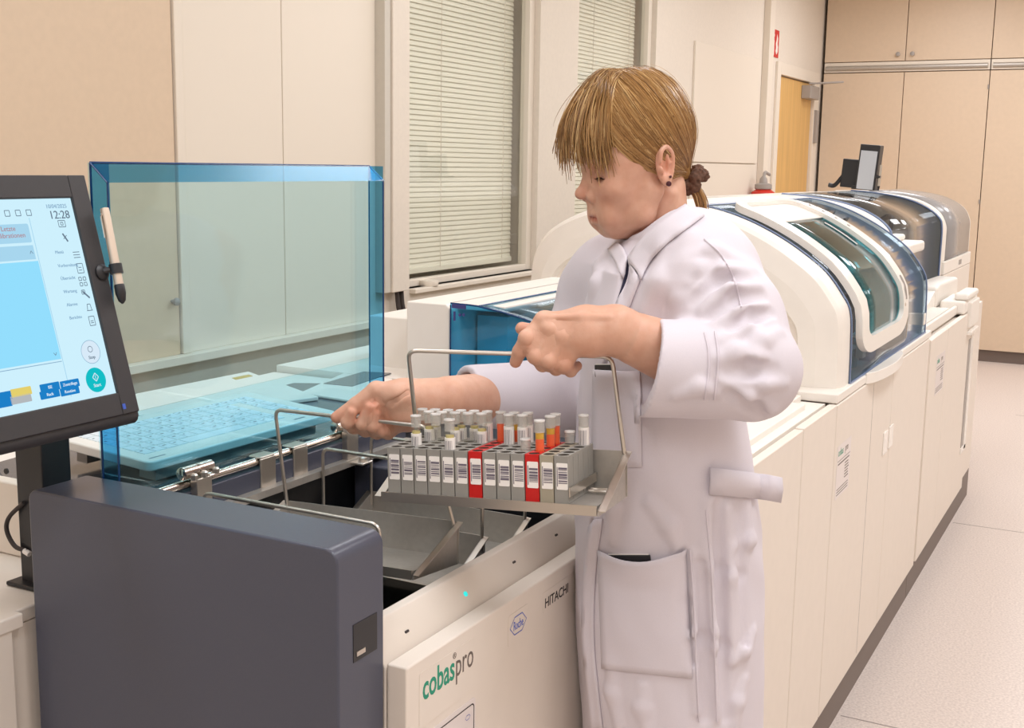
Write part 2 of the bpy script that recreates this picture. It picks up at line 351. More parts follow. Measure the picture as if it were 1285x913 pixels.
# wall board to the right of the windows and the door
struct('trim_6', MB().box((XW, 7.30, 1.592), (XW + 0.015, 8.72, 2.335)), 'trimwhite', bevel=0.003)
struct('trim_7', MB().box((XW, 7.30, 0.95), (XW + 0.015, 8.70, 1.584)), 'trimwhite', bevel=0.003)
struct('trim_8', MB().box((XW, 8.78, 0), (XW + 0.05, 8.90, ZC - 0.002)), 'trimwhite', bevel=0.004)
struct('trim_9', MB().box((XW, 9.14, 0.0), (XW + 0.02, 9.235, 2.36)).box((XW, 9.235, 2.27), (XW + 0.02, 10.29, 2.36)).box((XW, 10.29, 0), (XW + 0.02, 10.42, 2.36)), 'trimwhite', bevel=0.003)
dr = thing('door_1', None, None, (XW - 0.04, 9.25, 0)); dr['kind'] = 'structure'
obj('door_leaf', MB().box((XW - 0.05, 9.24, 0.006), (XW - 0.008, 10.285, 2.262)), 'wood', dr, bevel=0.002)
obj('door_closer', MB().box((XW - 0.008, 9.95, 2.13), (XW + 0.07, 10.24, 2.235)), 'grayplastic', dr, bevel=0.006)
obj('closer_arm', MB().tube([(XW + 0.04, 10.0, 2.25), (XW + 0.30, 10.06, 2.262), (XW + 0.06, 10.33, 2.272)], 0.008, 6), 'grayplastic', dr)
obj('lock_plate', MB().box((XW - 0.008, 10.30, 1.78), (XW + 0.045, 10.37, 2.05)), 'grayplastic', dr, bevel=0.004)
# fire sign and extinguisher
sg = thing('fire_sign', 'red fire extinguisher sign with white symbols on the wall above the red extinguisher', 'sign', (XW + 0.05, 9.06, 2.38))
Fs = frame((XW + 0.001, 8.955, 2.385), (0, 1, 0), (0, 0, 1))
obj('sign_board', MB().fbox(Fs, 0, 0.225, 0, 0.20, 0, 0.004), 'signred', sg, bevel=0.001)
ic = MB(); ic.fbox(Fs, 0.04, 0.10, 0.015, 0.12, 0.004, 0.0052).fbox(Fs, 0.055, 0.085, 0.125, 0.145, 0.004, 0.0052).fbox(Fs, 0.035, 0.10, 0.148, 0.165, 0.004, 0.0052).fbox(Fs, 0.03, 0.045, 0.07, 0.165, 0.004, 0.0052)
obj('extinguisher_symbol', ic, 'signwhite', sg)
fl = [(0.165, 0.02), (0.195, 0.04), (0.200, 0.08), (0.185, 0.10), (0.190, 0.14), (0.165, 0.17), (0.160, 0.13), (0.140, 0.10), (0.150, 0.07), (0.138, 0.045)]
obj('flame_symbol', MB().prism(fl, lambda a, b: Fs(a, b, 0.004), lambda a, b: Fs(a, b, 0.0052)), 'signwhite', sg)
pe = onx(957.5, 240, XW + 0.11); ez = pe[2] - 0.46
fe = thing('fire_extinguisher', 'red fire extinguisher on the wall below the fire sign, only its top showing', 'fire extinguisher', (pe[0], pe[1], ez))
obj('cylinder_body', MB().lathe((pe[0], pe[1], ez), [(0.055, 0), (0.085, 0.01), (0.088, 0.03), (0.088, 0.42), (0.082, 0.455), (0.05, 0.475)]), 'red', fe, smooth=True)
obj('valve', MB().lathe((pe[0], pe[1], ez + 0.47), [(0.05, 0), (0.062, 0.01), (0.062, 0.04), (0.03, 0.05), (0.026, 0.08), (0.012, 0.10)]), 'grayplastic', fe, smooth=True)
obj('lever', MB().tube(fillet([(pe[0], pe[1], ez + 0.55), (pe[0], pe[1] + 0.02, ez + 0.60), (pe[0] + 0.01, pe[1] + 0.11, ez + 0.58)], 0.02), 0.012, 8), 'grayplastic', fe, smooth=True)
obj('wall_bracket', MB().box((XW + 0.001, pe[1] - 0.04, ez + 0.30), (pe[0] - 0.07, pe[1] + 0.04, ez + 0.34)), 'grayplastic', fe)
# cabinets on the back wall
ZR0, ZR1 = 2.372, 2.452
def cabinet(x0, x1, lab1, lab2):
    yb = YB + 0.6; mid = (x0 + x1) / 2
    lo = thing('tall_cabinet', lab1, 'cabinet', (mid, YB + 0.3, 0), 'tall cream cabinets along the back wall')
    obj('carcass', MB().box((x0 + 0.004, YB + 0.02, 0.10), (x1 - 0.004, yb - 0.005, ZR0)), 'seam', lo)
    obj('plinth', MB().box((x0 + 0.002, YB + 0.03, 0), (x1 - 0.002, YB + 0.30, 0.10)), 'plinth', lo)
    for a, b in ((x0, mid), (mid, x1)): obj('door', MB().box((a + 0.003, YB, 0.10), (b - 0.003, YB + 0.019, ZR0 - 0.006)), 'cabinet', lo, bevel=0.002)
    hg = MB()
    for z in (0.4, 1.3, 2.22): hg.lathe((x1 - 0.005, YB - 0.004, z), [(0.006, 0), (0.006, 0.035)], seg=8)
    obj('hinge', hg, 'grayplastic', lo)
    up = thing('top_cabinet', lab2, 'cabinet', (mid, YB + 0.3, ZR0), 'top cabinets along the back wall')
    obj('carcass', MB().box((x0 + 0.004, YB + 0.02, ZR0 + 0.002), (x1 - 0.004, yb - 0.005, ZC - 0.003)), 'seam', up)
    for a, b, s in ((x0, mid, -1), (mid, x1, 1)):
        d = obj('door', MB().box((a + 0.003, YB, ZR1 + 0.008), (b - 0.003, YB + 0.019, ZC - 0.03)), 'cabinet', up, bevel=0.002)
        obj('knob', MB().lathe((mid + s * 0.058, YB, ZR1 + 0.06), [(0.007, 0), (0.007, 0.014), (0.018, 0.018), (0.018, 0.03), (0.008, 0.034)], (0, -1, 0), 16), 'grayplastic', d, smooth=True)
    obj('rail_board', MB().box((x0 + 0.004, YB + 0.002, ZR0 + 0.002), (x1 - 0.004, YB + 0.019, ZR1 + 0.002)), 'trimwhite', up, bevel=0.002)
    obj('grip_rail', MB().tube([(x0 + 0.02, YB - 0.002, ZR0 + 0.035), (x1 - 0.02, YB - 0.002, ZR0 + 0.035)], 0.021, 10), 'steel_dull', up, smooth=True)
XA = (-2.585, -1.246, 0.10)
cabinet(XA[0], XA[1], 'tall cream double door cabinet behind the far small monitor, beside the wooden door', 'top double door cabinet with two round knobs, nearest the wooden door')
cabinet(XA[1], XA[2], 'tall cream cabinet cut by the photo\'s edge, in the corner of the aisle', 'top cabinet cut by the photo\'s edge, away from the wooden door')

# ================================================================ NEAR MODULE: sample loader
XF = -0.645
SU = thing('sample_loader', 'near analyzer module with dark side cover, open blue lid and tray tank', 'analyzer', (-0.9, 1.35, 0))
sc_ = [(-1.105, 0.0), (-0.671, 0.0)] + [(-0.671 - 0.016 + 0.016 * math.cos(t), 1.161 + 0.016 * math.sin(t)) for t in np.linspace(0, math.pi / 2, 7)] + [(-1.105 + 0.012 - 0.012 * math.sin(t), 1.165 + 0.012 * math.cos(t)) for t in np.linspace(0, math.pi / 2, 6)]
scv = obj('side_cover', MB().prism_y(sc_, 0.912, 0.993), 'dark', SU, bevel=0.003)
obj('port', MB().box((-0.675, 0.937, 1.052), (-0.6703, 0.979, 1.092)), 'black', scv)
obj('port_socket', MB().box((-0.675, 0.942, 1.057), (-0.6695, 0.957, 1.062)), 'steel', scv)
fp = [(XF, 0.145), (XF, 1.029), (-0.671, 1.029), (-0.6725, 1.024), (-0.700, 1.064), (-0.712, 1.064), (-0.712, 0.145)]
obj('front_panel', MB().prism_y([(XF, 0.145), (XF, 1.029), (-0.6705, 1.029), (-0.6705, 0.145)], 0.9965, 1.940), 'white_panel', SU, bevel=0.0025)
obj('front_ledge', MB().prism_y([(-0.672, 0.145), (-0.672, 1.023), (-0.699, 1.063), (-0.712, 1.063), (-0.712, 0.145)], 0.9965, 1.940), 'white_panel', SU, bevel=0.002)
Fl = frame((-0.672, 0.9965, 1.023), (0, 1, 0), (-0.027, 0, 0.040))
Lf = lambda px, py: ((onplane(px, py, Fl.O, Fl.n) - Fl.O) @ Fl.u, (onplane(px, py, Fl.O, Fl.n) - Fl.O) @ Fl.v)
for p in ((510.5, 792), (645, 705), (698, 671)):
    vs = MB(); a, b = Lf(*p); vs.prism(rrect(a - 0.004, a + 0.004, b - 0.0015, b + 0.0015, 0.0014, 3), lambda s, t: Fl(s, t, -0.0005), lambda s, t: Fl(s, t, 0.0005)); obj('slot_mark', vs, 'inkdark', SU)
a, b = Lf(584, 745); obj('status_light', MB().prism(rrect(a - 0.0035, a + 0.0035, b - 0.003, b + 0.003, 0.0028, 4), lambda s, t: Fl(s, t, -0.0005), lambda s, t: Fl(s, t, 0.0008)), 'led', SU)
# tank
tk = MB().box((-1.085, 0.995, 0.90), (-0.713, 1.940, 0.915)).box((-0.716, 0.995, 0.915), (-0.7125, 1.940, 1.058)).box((-1.09, 0.995, 0.915), (-1.075, 1.940, 1.105)).box((-1.075, 1.62, 0.915), (-0.716, 1.64, 1.10)).box((-1.075, 0.994, 0.915), (-0.716, 0.999, 1.10))
obj('tank', tk, 'interior', SU)
gd = MB()
for k in range(6): gd.box((-1.07, 1.055 + 0.108 * k - 0.004, 0.915), (-0.72, 1.055 + 0.108 * k + 0.004, 0.955))
obj('tray_guides', gd, 'steel_dull', SU)
obj('inner_block', MB().box((-1.07, 1.50, 0.97), (-0.98, 1.615, 1.085)), 'dark', SU, bevel=0.003)
obj('tank_cover', MB().box((-1.08, 1.642, 0.915), (-0.70, 1.940, 1.10)), 'black', SU, bevel=0.003)
# body below and deck behind
obj('body', MB().box((-1.585, 1.06, 0.14), (-1.10, 1.940, 1.118)).box((-1.10, 0.998, 0.14), (-0.715, 1.940, 0.895)), 'white', SU)
obj('kick_plate', MB().box((-1.57, 1.0, 0), (-0.668, 1.940, 0.14)), 'plinth', SU)
obj('deck_glass', MB().prism_z([(-1.075, 1.04), (-1.075, 1.940), (-1.22, 1.940), (-1.44, 1.82), (-1.44, 1.58), (-1.40, 1.10), (-1.30, 1.04)], 1.119, 1.128), 'deckdark', SU, bevel=0.002)
q1 = [onz(171, 496, 1.132), onz(312, 468, 1.132), onz(421, 505, 1.132), onz(187, 575, 1.132), onz(110, 545, 1.132)]
obj('deck_plate', MB().prism_z([(max(p[0], -1.583), p[1]) for p in (q1[0], q1[1], onz(400, 500, 1.132), onz(250, 520, 1.132), onz(120, 525, 1.132))], 1.1285, 1.136), 'white', SU, bevel=0.002)
gl = [onz(*p, 1.1365) for p in ((288, 472), (297, 470.5), (317, 470), (306, 474))]
gl = [onz(*p, 1.1365) for p in ((291, 474), (312, 469.8), (317, 471.5), (296, 476))]
obj('gold_plate', MB().prism_z([(p[0], p[1]) for p in gl], 1.1355, 1.1368), 'gold', SU)
q2 = [onz(*p, 1.132) for p in ((376, 493), (462, 461), (520, 468), (505, 500), (447, 504))]
obj('right_deck', MB().prism_z([(p[0], min(p[1], 1.938)) for p in q2], 1.1285, 1.1335), 'white', SU, bevel=0.002)
q3 = [onz(*p, 1.134) for p in ((406, 481), (456, 466), (491, 468), (442, 484.5))]
obj('deck_recess', MB().prism_z([(p[0], p[1]) for p in q3], 1.1330, 1.1345), 'deckdark', SU)
# hinge rail
ra, rb = onz(255, 600, 1.145), onz(417, 544, 1.145); XH = (ra[0] + rb[0]) / 2
obj('hinge_rail', MB().box((XH - 0.012, 1.0, 1.09), (XH + 0.008, 1.62, 1.133)), 'dark', SU, bevel=0.002)
obj('hinge_strip', MB().box((XH + 0.008, 1.0, 1.096), (XH + 0.022, 1.62, 1.106)), 'steel_dull', SU)
obj('hinge_rod', MB().tube([(XH, 1.02, 1.142), (XH, 1.60, 1.142)], 0.006, 12), 'chrome', SU, smooth=True)
for y in (onx(330, 580, XH)[1], onx(371, 565, XH)[1]):
    c = MB().box((XH + 0.0065, y - 0.016, 1.098), (XH + 0.010, y + 0.016, 1.147)).box((XH - 0.012, y - 0.016, 1.147), (XH + 0.010, y + 0.016, 1.150))
    obj('clip', c, 'steel', SU, bevel=0.0015)
for y in (onx(245, 600, XH)[1], onx(432, 543, XH)[1]):
    hb = MB().lathe((XH + 0.004, y - 0.03, 1.158), [(0.007, 0), (0.0085, 0.001), (0.0085, 0.026), (0.0075, 0.027), (0.0085, 0.028), (0.0085, 0.054), (0.007, 0.055)], (0, 1, 0), 16)
    hb2 = obj('hinge', hb, 'chrome', SU, smooth=True)
    obj('hinge_bracket', MB().box((XH + 0.006, y - 0.016, 1.10), (XH + 0.018, y + 0.012, 1.150)).box((XH + 0.006, y - 0.016, 1.10), (XH + 0.045, y + 0.012, 1.104)), 'steel', hb2, bevel=0.0015)
    for dy in (-0.018, 0.0, 0.022): obj('nut', MB().lathe((XH + 0.015, y + dy, 1.150), [(0.005, 0), (0.005, 0.006), (0.003, 0.008)], seg=6), 'steel', hb2)
    obj('nut', MB().lathe((XH + 0.035, y, 1.104), [(0.006, 0), (0.006, 0.005), (0.003, 0.007)], seg=6), 'steel', hb2)
# blue lid, standing open
XL = XH - 0.012; yl0 = onx(117, 300, XL)[1]; yl1 = onx(463.5, 300, XL)[1]; zt = 1.546; zb = 1.136
lid = obj('lid', MB().box((XL - 0.004, yl0, zb), (XL, yl1, zt)), 'lid', SU)
fw = 0.026
def flange(y): return MB().box((XL + 0.0002, y - 0.0015, zb + 0.01), (XL + fw, y + 0.0015, zt))
obj('lid_rim', flange(yl0 + 0.0015), 'lid_rim', lid); obj('lid_rim', flange(yl1 - 0.0015), 'lid_rim', lid)
tz = 0.022
obj('lid_rim', MB().prism_y([(XL, zt), (XL + 0.003, zt), (XL + fw + 0.003, zt - tz), (XL + fw, zt - tz)], yl0, yl1), 'lid_rim', lid)
obj('lid_foot', MB().prism_y([(XL + 0.001, zb + 0.001), (XL + 0.004, zb + 0.001), (XL + 0.004, 1.248), (XL + 0.001, 1.248)], yl0 + 0.003, yl1 - 0.003), 'lid_low', lid)
ed = MB()
for y in (yl0, yl1):
    ed.tube([(XL + fw, y, zb + 0.01), (XL + fw, y, zt - tz)], 0.0013, 6); ed.tube([(XL, y, zt), (XL + fw, y, zt - tz)], 0.0013, 6)
ed.tube([(XL, yl0, zb), (XL, yl0, zt)], 0.0014, 6).tube([(XL, yl1, zb), (XL, yl1, zt)], 0.0007, 6)
ed.tube([(XL, yl0, zt), (XL, yl1, zt)], 0.0016, 6).tube([(XL, yl0, zb), (XL, yl1, zb)], 0.002, 6)
obj('lid_edge', ed, 'lid_edge', lid, smooth=True)

# stickers and print on the front panel
Fp = frame((XF, 0.9965, 0), (0, 1, 0), (0, 0, 1))
Pp = lambda px, py: (onx(px, py, XF)[1] - 0.9965, onx(px, py, XF)[2])
st = (obj('product_sticker', MB().prism(rrect(0.024, 0.142, 0.950, 1.014, 0.004), lambda a, b: Fp(a, b, 0.0001), lambda a, b: Fp(a, b, 0.0005)), 'white_panel', SU)); st['label'] = 'clear sticker printed in green and brown letters'
text('green_print', 'cobas', 0.041, Fp, 0.030, 0.981, 'green', st, 0.0006, sx=0.72, bold=0.0006)
text('registered_mark', '®', 0.010, Fp, 0.0935, 1.004, 'brown', st, 0.0006)
text('brown_print', 'pro', 0.041, Fp, 0.099, 0.981, 'brown', st, 0.0006, sx=0.70)
inf = obj('info_sticker', MB().prism(rrect(0.024, 0.146, 0.80, 0.940, 0.006), lambda a, b: Fp(a, b, 0.0001), lambda a, b: Fp(a, b, 0.0006)), 'sticker', SU); inf['label'] = 'white information sticker with rows of small print'
bd = MB(); O_ = rrect(0.027, 0.143, 0.803, 0.934, 0.006); I_ = rrect(0.0285, 0.1415, 0.8045, 0.9325, 0.005)
for i in range(len(O_)):
    j = (i + 1) % len(O_); bd.add([Fp(*O_[i], 0.0008), Fp(*O_[j], 0.0008), Fp(*I_[j], 0.0008), Fp(*I_[i], 0.0008)], [(0, 1, 2, 3)])
obj('border_print', bd, 'inkdark', inf)
ln = MB().fbox(Fp, 0.034, 0.090, 0.914, 0.917, 0.0007, 0.0009)
random.seed(3)
for k in range(9):
    if k == 4: continue
    ln.fbox(Fp, 0.092, 0.112 + random.random() * 0.02, 0.901 - 0.0075 * k, 0.9035 - 0.0075 * k, 0.0007, 0.0009)
ln.fbox(Fp, 0.034, 0.086, 0.905, 0.9075, 0.0007, 0.0009)
for k in range(4): ln.fbox(Fp, 0.034, 0.125, 0.825 - 0.006 * k, 0.827 - 0.006 * k, 0.0007, 0.0009)
obj('small_print', ln, 'navy', inf)
def hexa(cx, cz, w, h): return [(cx - w / 2, cz), (cx - w / 2 + h * 0.52, cz + h / 2), (cx + w / 2 - h * 0.52, cz + h / 2), (cx + w / 2, cz), (cx + w / 2 - h * 0.52, cz - h / 2), (cx - w / 2 + h * 0.52, cz - h / 2)]
def hexring(cx, cz, w, h, t, d):
    o, i = hexa(cx, cz, w, h), hexa(cx, cz, w - 2.3 * t, h - 2 * t); m = MB()
    for k in range(6):
        j = (k + 1) % 6; m.add([Fp(*o[k], d), Fp(*o[j], d), Fp(*i[j], d), Fp(*i[k], d)], [(0, 1, 2, 3)])
    return m
obj('mini_emblem', hexring(0.128, 0.921, 0.012, 0.006, 0.0006, 0.0009), 'blue', inf)
c0, c1 = Pp(650, 783)
hx = (obj('emblem_sticker', MB().prism(rrect(c0 - 0.026, c0 + 0.026, c1 - 0.021, c1 + 0.019, 0.003), lambda a, b: Fp(a, b, 0.0001), lambda a, b: Fp(a, b, 0.0005)), 'white_panel', SU)); hx['label'] = 'clear sticker with a blue hexagon emblem'
obj('hexagon_outline', hexring(c0, c1 + 0.001, 0.045, 0.024, 0.0013, 0.0007), 'blue', hx)
text('emblem_lettering', 'Roche', 0.0165, Fp, c0, c1 - 0.0045, 'blue', hx, 0.0006, align='CENTER', sx=0.62)
h0, h1 = Pp(683, 763)
hs = (obj('maker_sticker', MB().prism(rrect(h0 - 0.004, h0 + 0.092, h1 - 0.006, h1 + 0.022, 0.002), lambda a, b: Fp(a, b, 0.0001), lambda a, b: Fp(a, b, 0.0004)), 'white_panel', SU)); hs['label'] = 'clear strip with dark capital letters'
text('dark_capitals', 'HITACHI', 0.0185, Fp, h0, h1, 'inkdark', hs, 0.0005, sx=0.98, bold=0.0002)

# keyboard
kc = [onz(*p, 1.168) for p in ((187, 578), (424, 514), (100, 548))]
ku = nrm((kc[1] - kc[0]) * (1, 1, 0)); kw = np.linalg.norm(kc[1] - kc[0]); kv = np.array([-ku[1], ku[0], 0]); kd = 0.19
kz0 = 1.137
Fk = frame((kc[0][0], kc[0][1], 1.150), ku, kv + np.array([0, 0, 0.06]))
KB = thing('keyboard', 'flat white keyboard lying on the dark deck behind the blue lid', 'keyboard', Fk(kw / 2, kd / 2) - (0, 0, 0.012))
obj('case', MB().prism(rrect(0, kw, 0, kd, 0.012), lambda a, b: Fk(a, b, 0.002), lambda a, b: Fk(a, b, 0.016)), 'white_gloss', KB, bevel=0.003)
obj('foot', MB().fbox(Fk, 0.03, kw - 0.03, 0.02, 0.05, -0.0195, 0.002).fbox(Fk, 0.03, kw - 0.03, kd - 0.04, kd - 0.02, -0.022, 0.002), 'grayplastic', KB)
ky, ki = MB(), MB(); random.seed(5)
kp_ = (kw - 0.05) / 17
for r in range(6):
    for c in range(17):
        if c in (14,) and r < 5: continue
        a = 0.022 + c * kp_; b = 0.032 + r * 0.0225
        if r == 0 and 4 <= c <= 9:
            if c == 4: ky.fbox(Fk, a, a + kp_ * 6 - 0.002, b, b + 0.019, 0.0155, 0.0168)
            continue
        ky.fbox(Fk, a, a + kp_ - 0.0022, b, b + 0.0195, 0.0155, 0.0168)
        if random.random() < 0.8: ki.fbox(Fk, a + 0.004, a + 0.004 + 0.002 + 0.004 * random.random(), b + 0.012, b + 0.0145, 0.0168, 0.0170)
obj('keys', ky, 'keys', KB); obj('key_print', ki, 'keyink', KB)
obj('logo_print', MB().fbox(Fk, 0.012, 0.04, 0.012, 0.0145, 0.016, 0.0162).fbox(Fk, kw - 0.09, kw - 0.066, 0.012, 0.0155, 0.016, 0.0162), 'keyink', KB)

# ================================================================ white counter + touch monitor
ct = SU
obj('counter_body', MB().box((-1.55, 0.0, 0.02), (-1.116, 0.889, 1.012)).box((-1.9, 0.889, 0.02), (-1.125, 1.055, 1.012)), 'white_panel', ct)
obj('counter_top', MB().prism_z([(-1.55, 0.0), (-1.113, 0.0), (-1.113, 0.905), (-1.125, 0.905), (-1.125, 1.055), (-1.55, 1.055)], 1.012, 1.03), 'white_panel', ct, bevel=0.003)
rb_ = SU
obj('housing_body', MB().box((-1.585, 1.036, 1.0305), (-1.245, 1.058, 1.13)), 'white_panel', rb_, bevel=0.003)
ph = ony(8, 591, 1.036); obj('hole', MB().lathe(ph + (0, 0.001, 0), [(0.004, 0), (0.004, 0.002)], (0, -1, 0), 12), 'black', rb_)

TM = np.array([-1.110, 1.018, 1.531]); BM_ = np.array([-1.0355, 1.018, 1.257]); TM, BM_ = CC + (TM - CC) * 0.945, CC + (BM_ - CC) * 0.945
MO = thing('touch_monitor', 'large black touch monitor with lit light blue screen on a post, at the left edge', 'monitor', (-1.17, 0.99, 1.03))
Fm = frame(BM_, (0, 1, 0), TM - BM_); mw, mh = 0.40, np.linalg.norm(TM - BM_)
pm = lambda px, py: ((onplane(px, py, Fm.O, Fm.n) - Fm.O) @ Fm.u, (onplane(px, py, Fm.O, Fm.n) - Fm.O) @ Fm.v)
s1 = pm(92, 248); s2 = pm(145, 493); su1 = (s1[0] + s2[0]) / 2; sv0, sv1 = s2[1], s1[1]; su0 = -mw - su1
bz = MB()
bz.fbox(Fm, -mw, su0, 0, mh, -0.012, 0.002).fbox(Fm, su1, 0, 0, mh, -0.012, 0.002).fbox(Fm, su0, su1, sv1, mh, -0.012, 0.002).fbox(Fm, su0, su1, 0, sv0, -0.012, 0.002)
obj('bezel', bz, 'bezel', MO, bevel=0.0015)
obj('casing', MB().prism(rrect(-mw, 0, -0.004, mh + 0.002, 0.008), lambda a, b: Fm(a, b, -0.04), lambda a, b: Fm(a, b, -0.012)), 'bezel', MO, bevel=0.004)
obj('bottom_lip', MB().tube([Fm(-mw, -0.001, -0.012), Fm(0, -0.001, -0.012)], 0.011, 12), 'bezel', MO, smooth=True)
sc = obj('screen', MB().fbox(Fm, su0, su1, sv0, sv1, -0.010, -0.002), 'scr', MO)
# interface on the screen
D0 = -0.0018
def ui(name, u0, u1, v0, v1, mat, d=D0, r=0.0):
    if r: m = MB().prism(rrect(u0, u1, v0, v1, r, 4), lambda a, b: Fm(a, b, d - 0.0001), lambda a, b: Fm(a, b, d))
    else: m = MB().fbox(Fm, u0, u1, v0, v1, d - 0.0001, d)
    return obj(name, m, mat, sc)
sw, sh = su1 - su0, sv1 - sv0
col = su1 - 0.058                                   # right icon column starts here
ui('screen_list_area', su0 + 0.004, col - 0.004, sv0 + 0.047, sv1 - 0.066, 'scr2')
ui('screen_header', su0 + 0.004, col - 0.006, sv1 - 0.046, sv1 - 0.026, 'scr3', r=0.002)
ui('screen_header', su0 + 0.004, col - 0.006, sv1 - 0.064, sv1 - 0.049, 'scr3')
ui('screen_divider', col - 0.003, col - 0.0022, sv0 + 0.006, sv1 - 0.02, 'scr3')
ui('screen_divider', su0 + 0.004, col - 0.004, sv0 + 0.044, sv0 + 0.0448, 'scr_faint')
text('screen_clock', '12:28', 0.0125, Fm, su1 - 0.034, sv1 - 0.022, 'scr_text', sc, D0)
text('screen_date', '10/04/2025', 0.0062, Fm, su1 - 0.036, sv1 - 0.0105, 'scr_faint', sc, D0)
text('screen_heading', 'Letzte\nKalibrationen', 0.0072, Fm, col - 0.032, sv1 - 0.033, 'scr_red', sc, D0, align='CENTER')
MW = [(71, 318), (74.5, 335), (78, 351), (81.5, 367.5), (85.5, 384), (89, 400.5)]; MI = [(98, 319), (102, 336), (105.5, 352.5), (109.5, 369), (113.5, 385.5), (117, 402)]
for k, wd in enumerate(('Menü', 'Vorbereitung', 'Übersicht', 'Wartung', 'Alarme', 'Berichte')):
    a, b = pm(*MW[k]); text('screen_menu_word', wd, 0.0050, Fm, a, b, 'scr_faint', sc, D0)
def ringui(name, cu, cv, r, t, mat, seg=20):
    m = MB()
    for k in range(seg):
        a0, a1 = 2 * math.pi * k / seg, 2 * math.pi * (k + 1) / seg
        m.add([Fm(cu + R_ * math.cos(a), cv + R_ * math.sin(a), D0) for R_, a in ((r, a0), (r, a1), (r - t, a1), (r - t, a0))], [(0, 1, 2, 3)])
    return obj(name, m, mat, sc)
icn = MB()
def flush():
    global icn
    if icn.v: obj('screen_icon', icn, 'scr_text', sc)
    icn = MB()
def icline(u0, v0, u1, v1, w=0.0008):
    a = np.array([u0, v0]); b = np.array([u1, v1]); t = b - a; t = t / np.linalg.norm(t); n_ = np.array([-t[1], t[0]]) * w / 2
    icn.add([Fm(*(a + n_), D0), Fm(*(a - n_), D0), Fm(*(b - n_), D0), Fm(*(b + n_), D0)], [(0, 1, 2, 3)])
def icbox(cu, cv, w, h):
    icline(cu - w, cv - h, cu + w, cv - h); icline(cu + w, cv - h, cu + w, cv + h); icline(cu + w, cv + h, cu - w, cv + h); icline(cu - w, cv + h, cu - w, cv - h)
iu = su1 - 0.010
for k in range(6):
    flush(); iu, v = pm(*MI[k])
    if k == 0:
        for dv in (-0.003, 0, 0.003): icline(iu - 0.005, v + dv, iu + 0.004, v + dv)
    elif k == 1: icbox(iu, v, 0.0042, 0.0052); icline(iu - 0.002, v + 0.001, iu + 0.002, v + 0.001); icline(iu - 0.002, v - 0.002, iu + 0.002, v - 0.002)
    elif k == 2:
        for a in (-0.003, 0.003):
            for b in (-0.003, 0.003): icbox(iu + a, v + b, 0.0018, 0.0018)
    elif k == 3: icline(iu - 0.004, v + 0.004, iu + 0.004, v - 0.004, 0.002); icbox(iu - 0.003, v + 0.003, 0.0022, 0.0022)
    elif k == 4: icline(iu - 0.004, v - 0.003, iu + 0.004, v - 0.003); icline(iu - 0.003, v - 0.003, iu - 0.002, v + 0.004); icline(iu + 0.003, v - 0.003, iu + 0.002, v + 0.004); icline(iu - 0.002, v + 0.004, iu + 0.002, v + 0.004)
    else: icbox(iu, v, 0.0038, 0.005); icline(iu - 0.002, v, iu + 0.002, v); icline(iu - 0.002, v - 0.002, iu + 0.002, v - 0.002)
flush(); ca_, cb_ = pm(79, 280); icbox(ca_, cb_, 0.0045, 0.0035); icbox(ca_, cb_, 0.0015, 0.0015); flush(); ca_, cb_ = pm(83, 298); icline(ca_ - 0.002, cb_ + 0.005, ca_ + 0.003, cb_ - 0.004, 0.002); icline(ca_ + 0.003, cb_ + 0.003, ca_ - 0.002, cb_ - 0.001)
for k in range(4): flush(); icbox(col - 0.062 + 0.0135 * k + 0.02, sv1 - 0.0145, 0.003, 0.003)
flush(); vcol = col - 0.010
icline(vcol - 0.002, sv1 - 0.058, vcol, sv1 - 0.055); icline(vcol, sv1 - 0.055, vcol + 0.002, sv1 - 0.058)
flush(); icline(vcol - 0.002, sv0 + 0.0545, vcol, sv0 + 0.0515); icline(vcol, sv0 + 0.0515, vcol + 0.002, sv0 + 0.0545)
flush()
cu_, cv_ = pm(122, 476); rS = 0.0135
obj('start_button', MB().prism([(cu_ + rS * math.cos(t), cv_ + rS * math.sin(t)) for t in np.linspace(0, 2 * math.pi, 36)[:-1]], lambda a, b: Fm(a, b, D0 - 0.0002), lambda a, b: Fm(a, b, D0)), 'scr_start', sc)
D0 = -0.0016
text('start_word', 'Start', 0.0052, Fm, cu_, cv_ - 0.0075, 'scr_stop', sc, D0, align='CENTER')
mm = MB(); dm = [(cu_, cv_ + 0.0075), (cu_ + 0.004, cv_ + 0.0030), (cu_, cv_ - 0.0015), (cu_ - 0.004, cv_ + 0.003)]
for k in range(4):
    a, b = np.array(dm[k]), np.array(dm[(k + 1) % 4]); n_ = np.array([(b - a)[1], -(b - a)[0]]); n_ = n_ / np.linalg.norm(n_) * 0.0005
    mm.add([Fm(*(a + n_), D0), Fm(*(a - n_), D0), Fm(*(b - n_), D0), Fm(*(b + n_), D0)], [(0, 1, 2, 3)])
mm.fbox(Fm, cu_ - 0.0003, cu_ + 0.0003, cv_ + 0.001, cv_ + 0.005, D0 - 0.0001, D0)
obj('start_symbol', mm, 'scr_stop', sc)
cs, cvs = pm(115, 441)
obj('stop_button', MB().prism([(cs + 0.0125 * math.cos(t), cvs + 0.0125 * math.sin(t)) for t in np.linspace(0, 2 * math.pi, 36)[:-1]], lambda a, b: Fm(a, b, -0.00185), lambda a, b: Fm(a, b, -0.0017)), 'scr_stop', sc)
D0 = -0.0014; ringui('stop_ring', cs, cvs, 0.0130, 0.0006, 'scr_faint', 32); ringui('stop_symbol', cs, cvs + 0.003, 0.0035, 0.0007, 'scr_text')
text('stop_word', 'Stop', 0.005, Fm, cs, cvs - 0.0075, 'scr_text', sc, D0, align='CENTER')
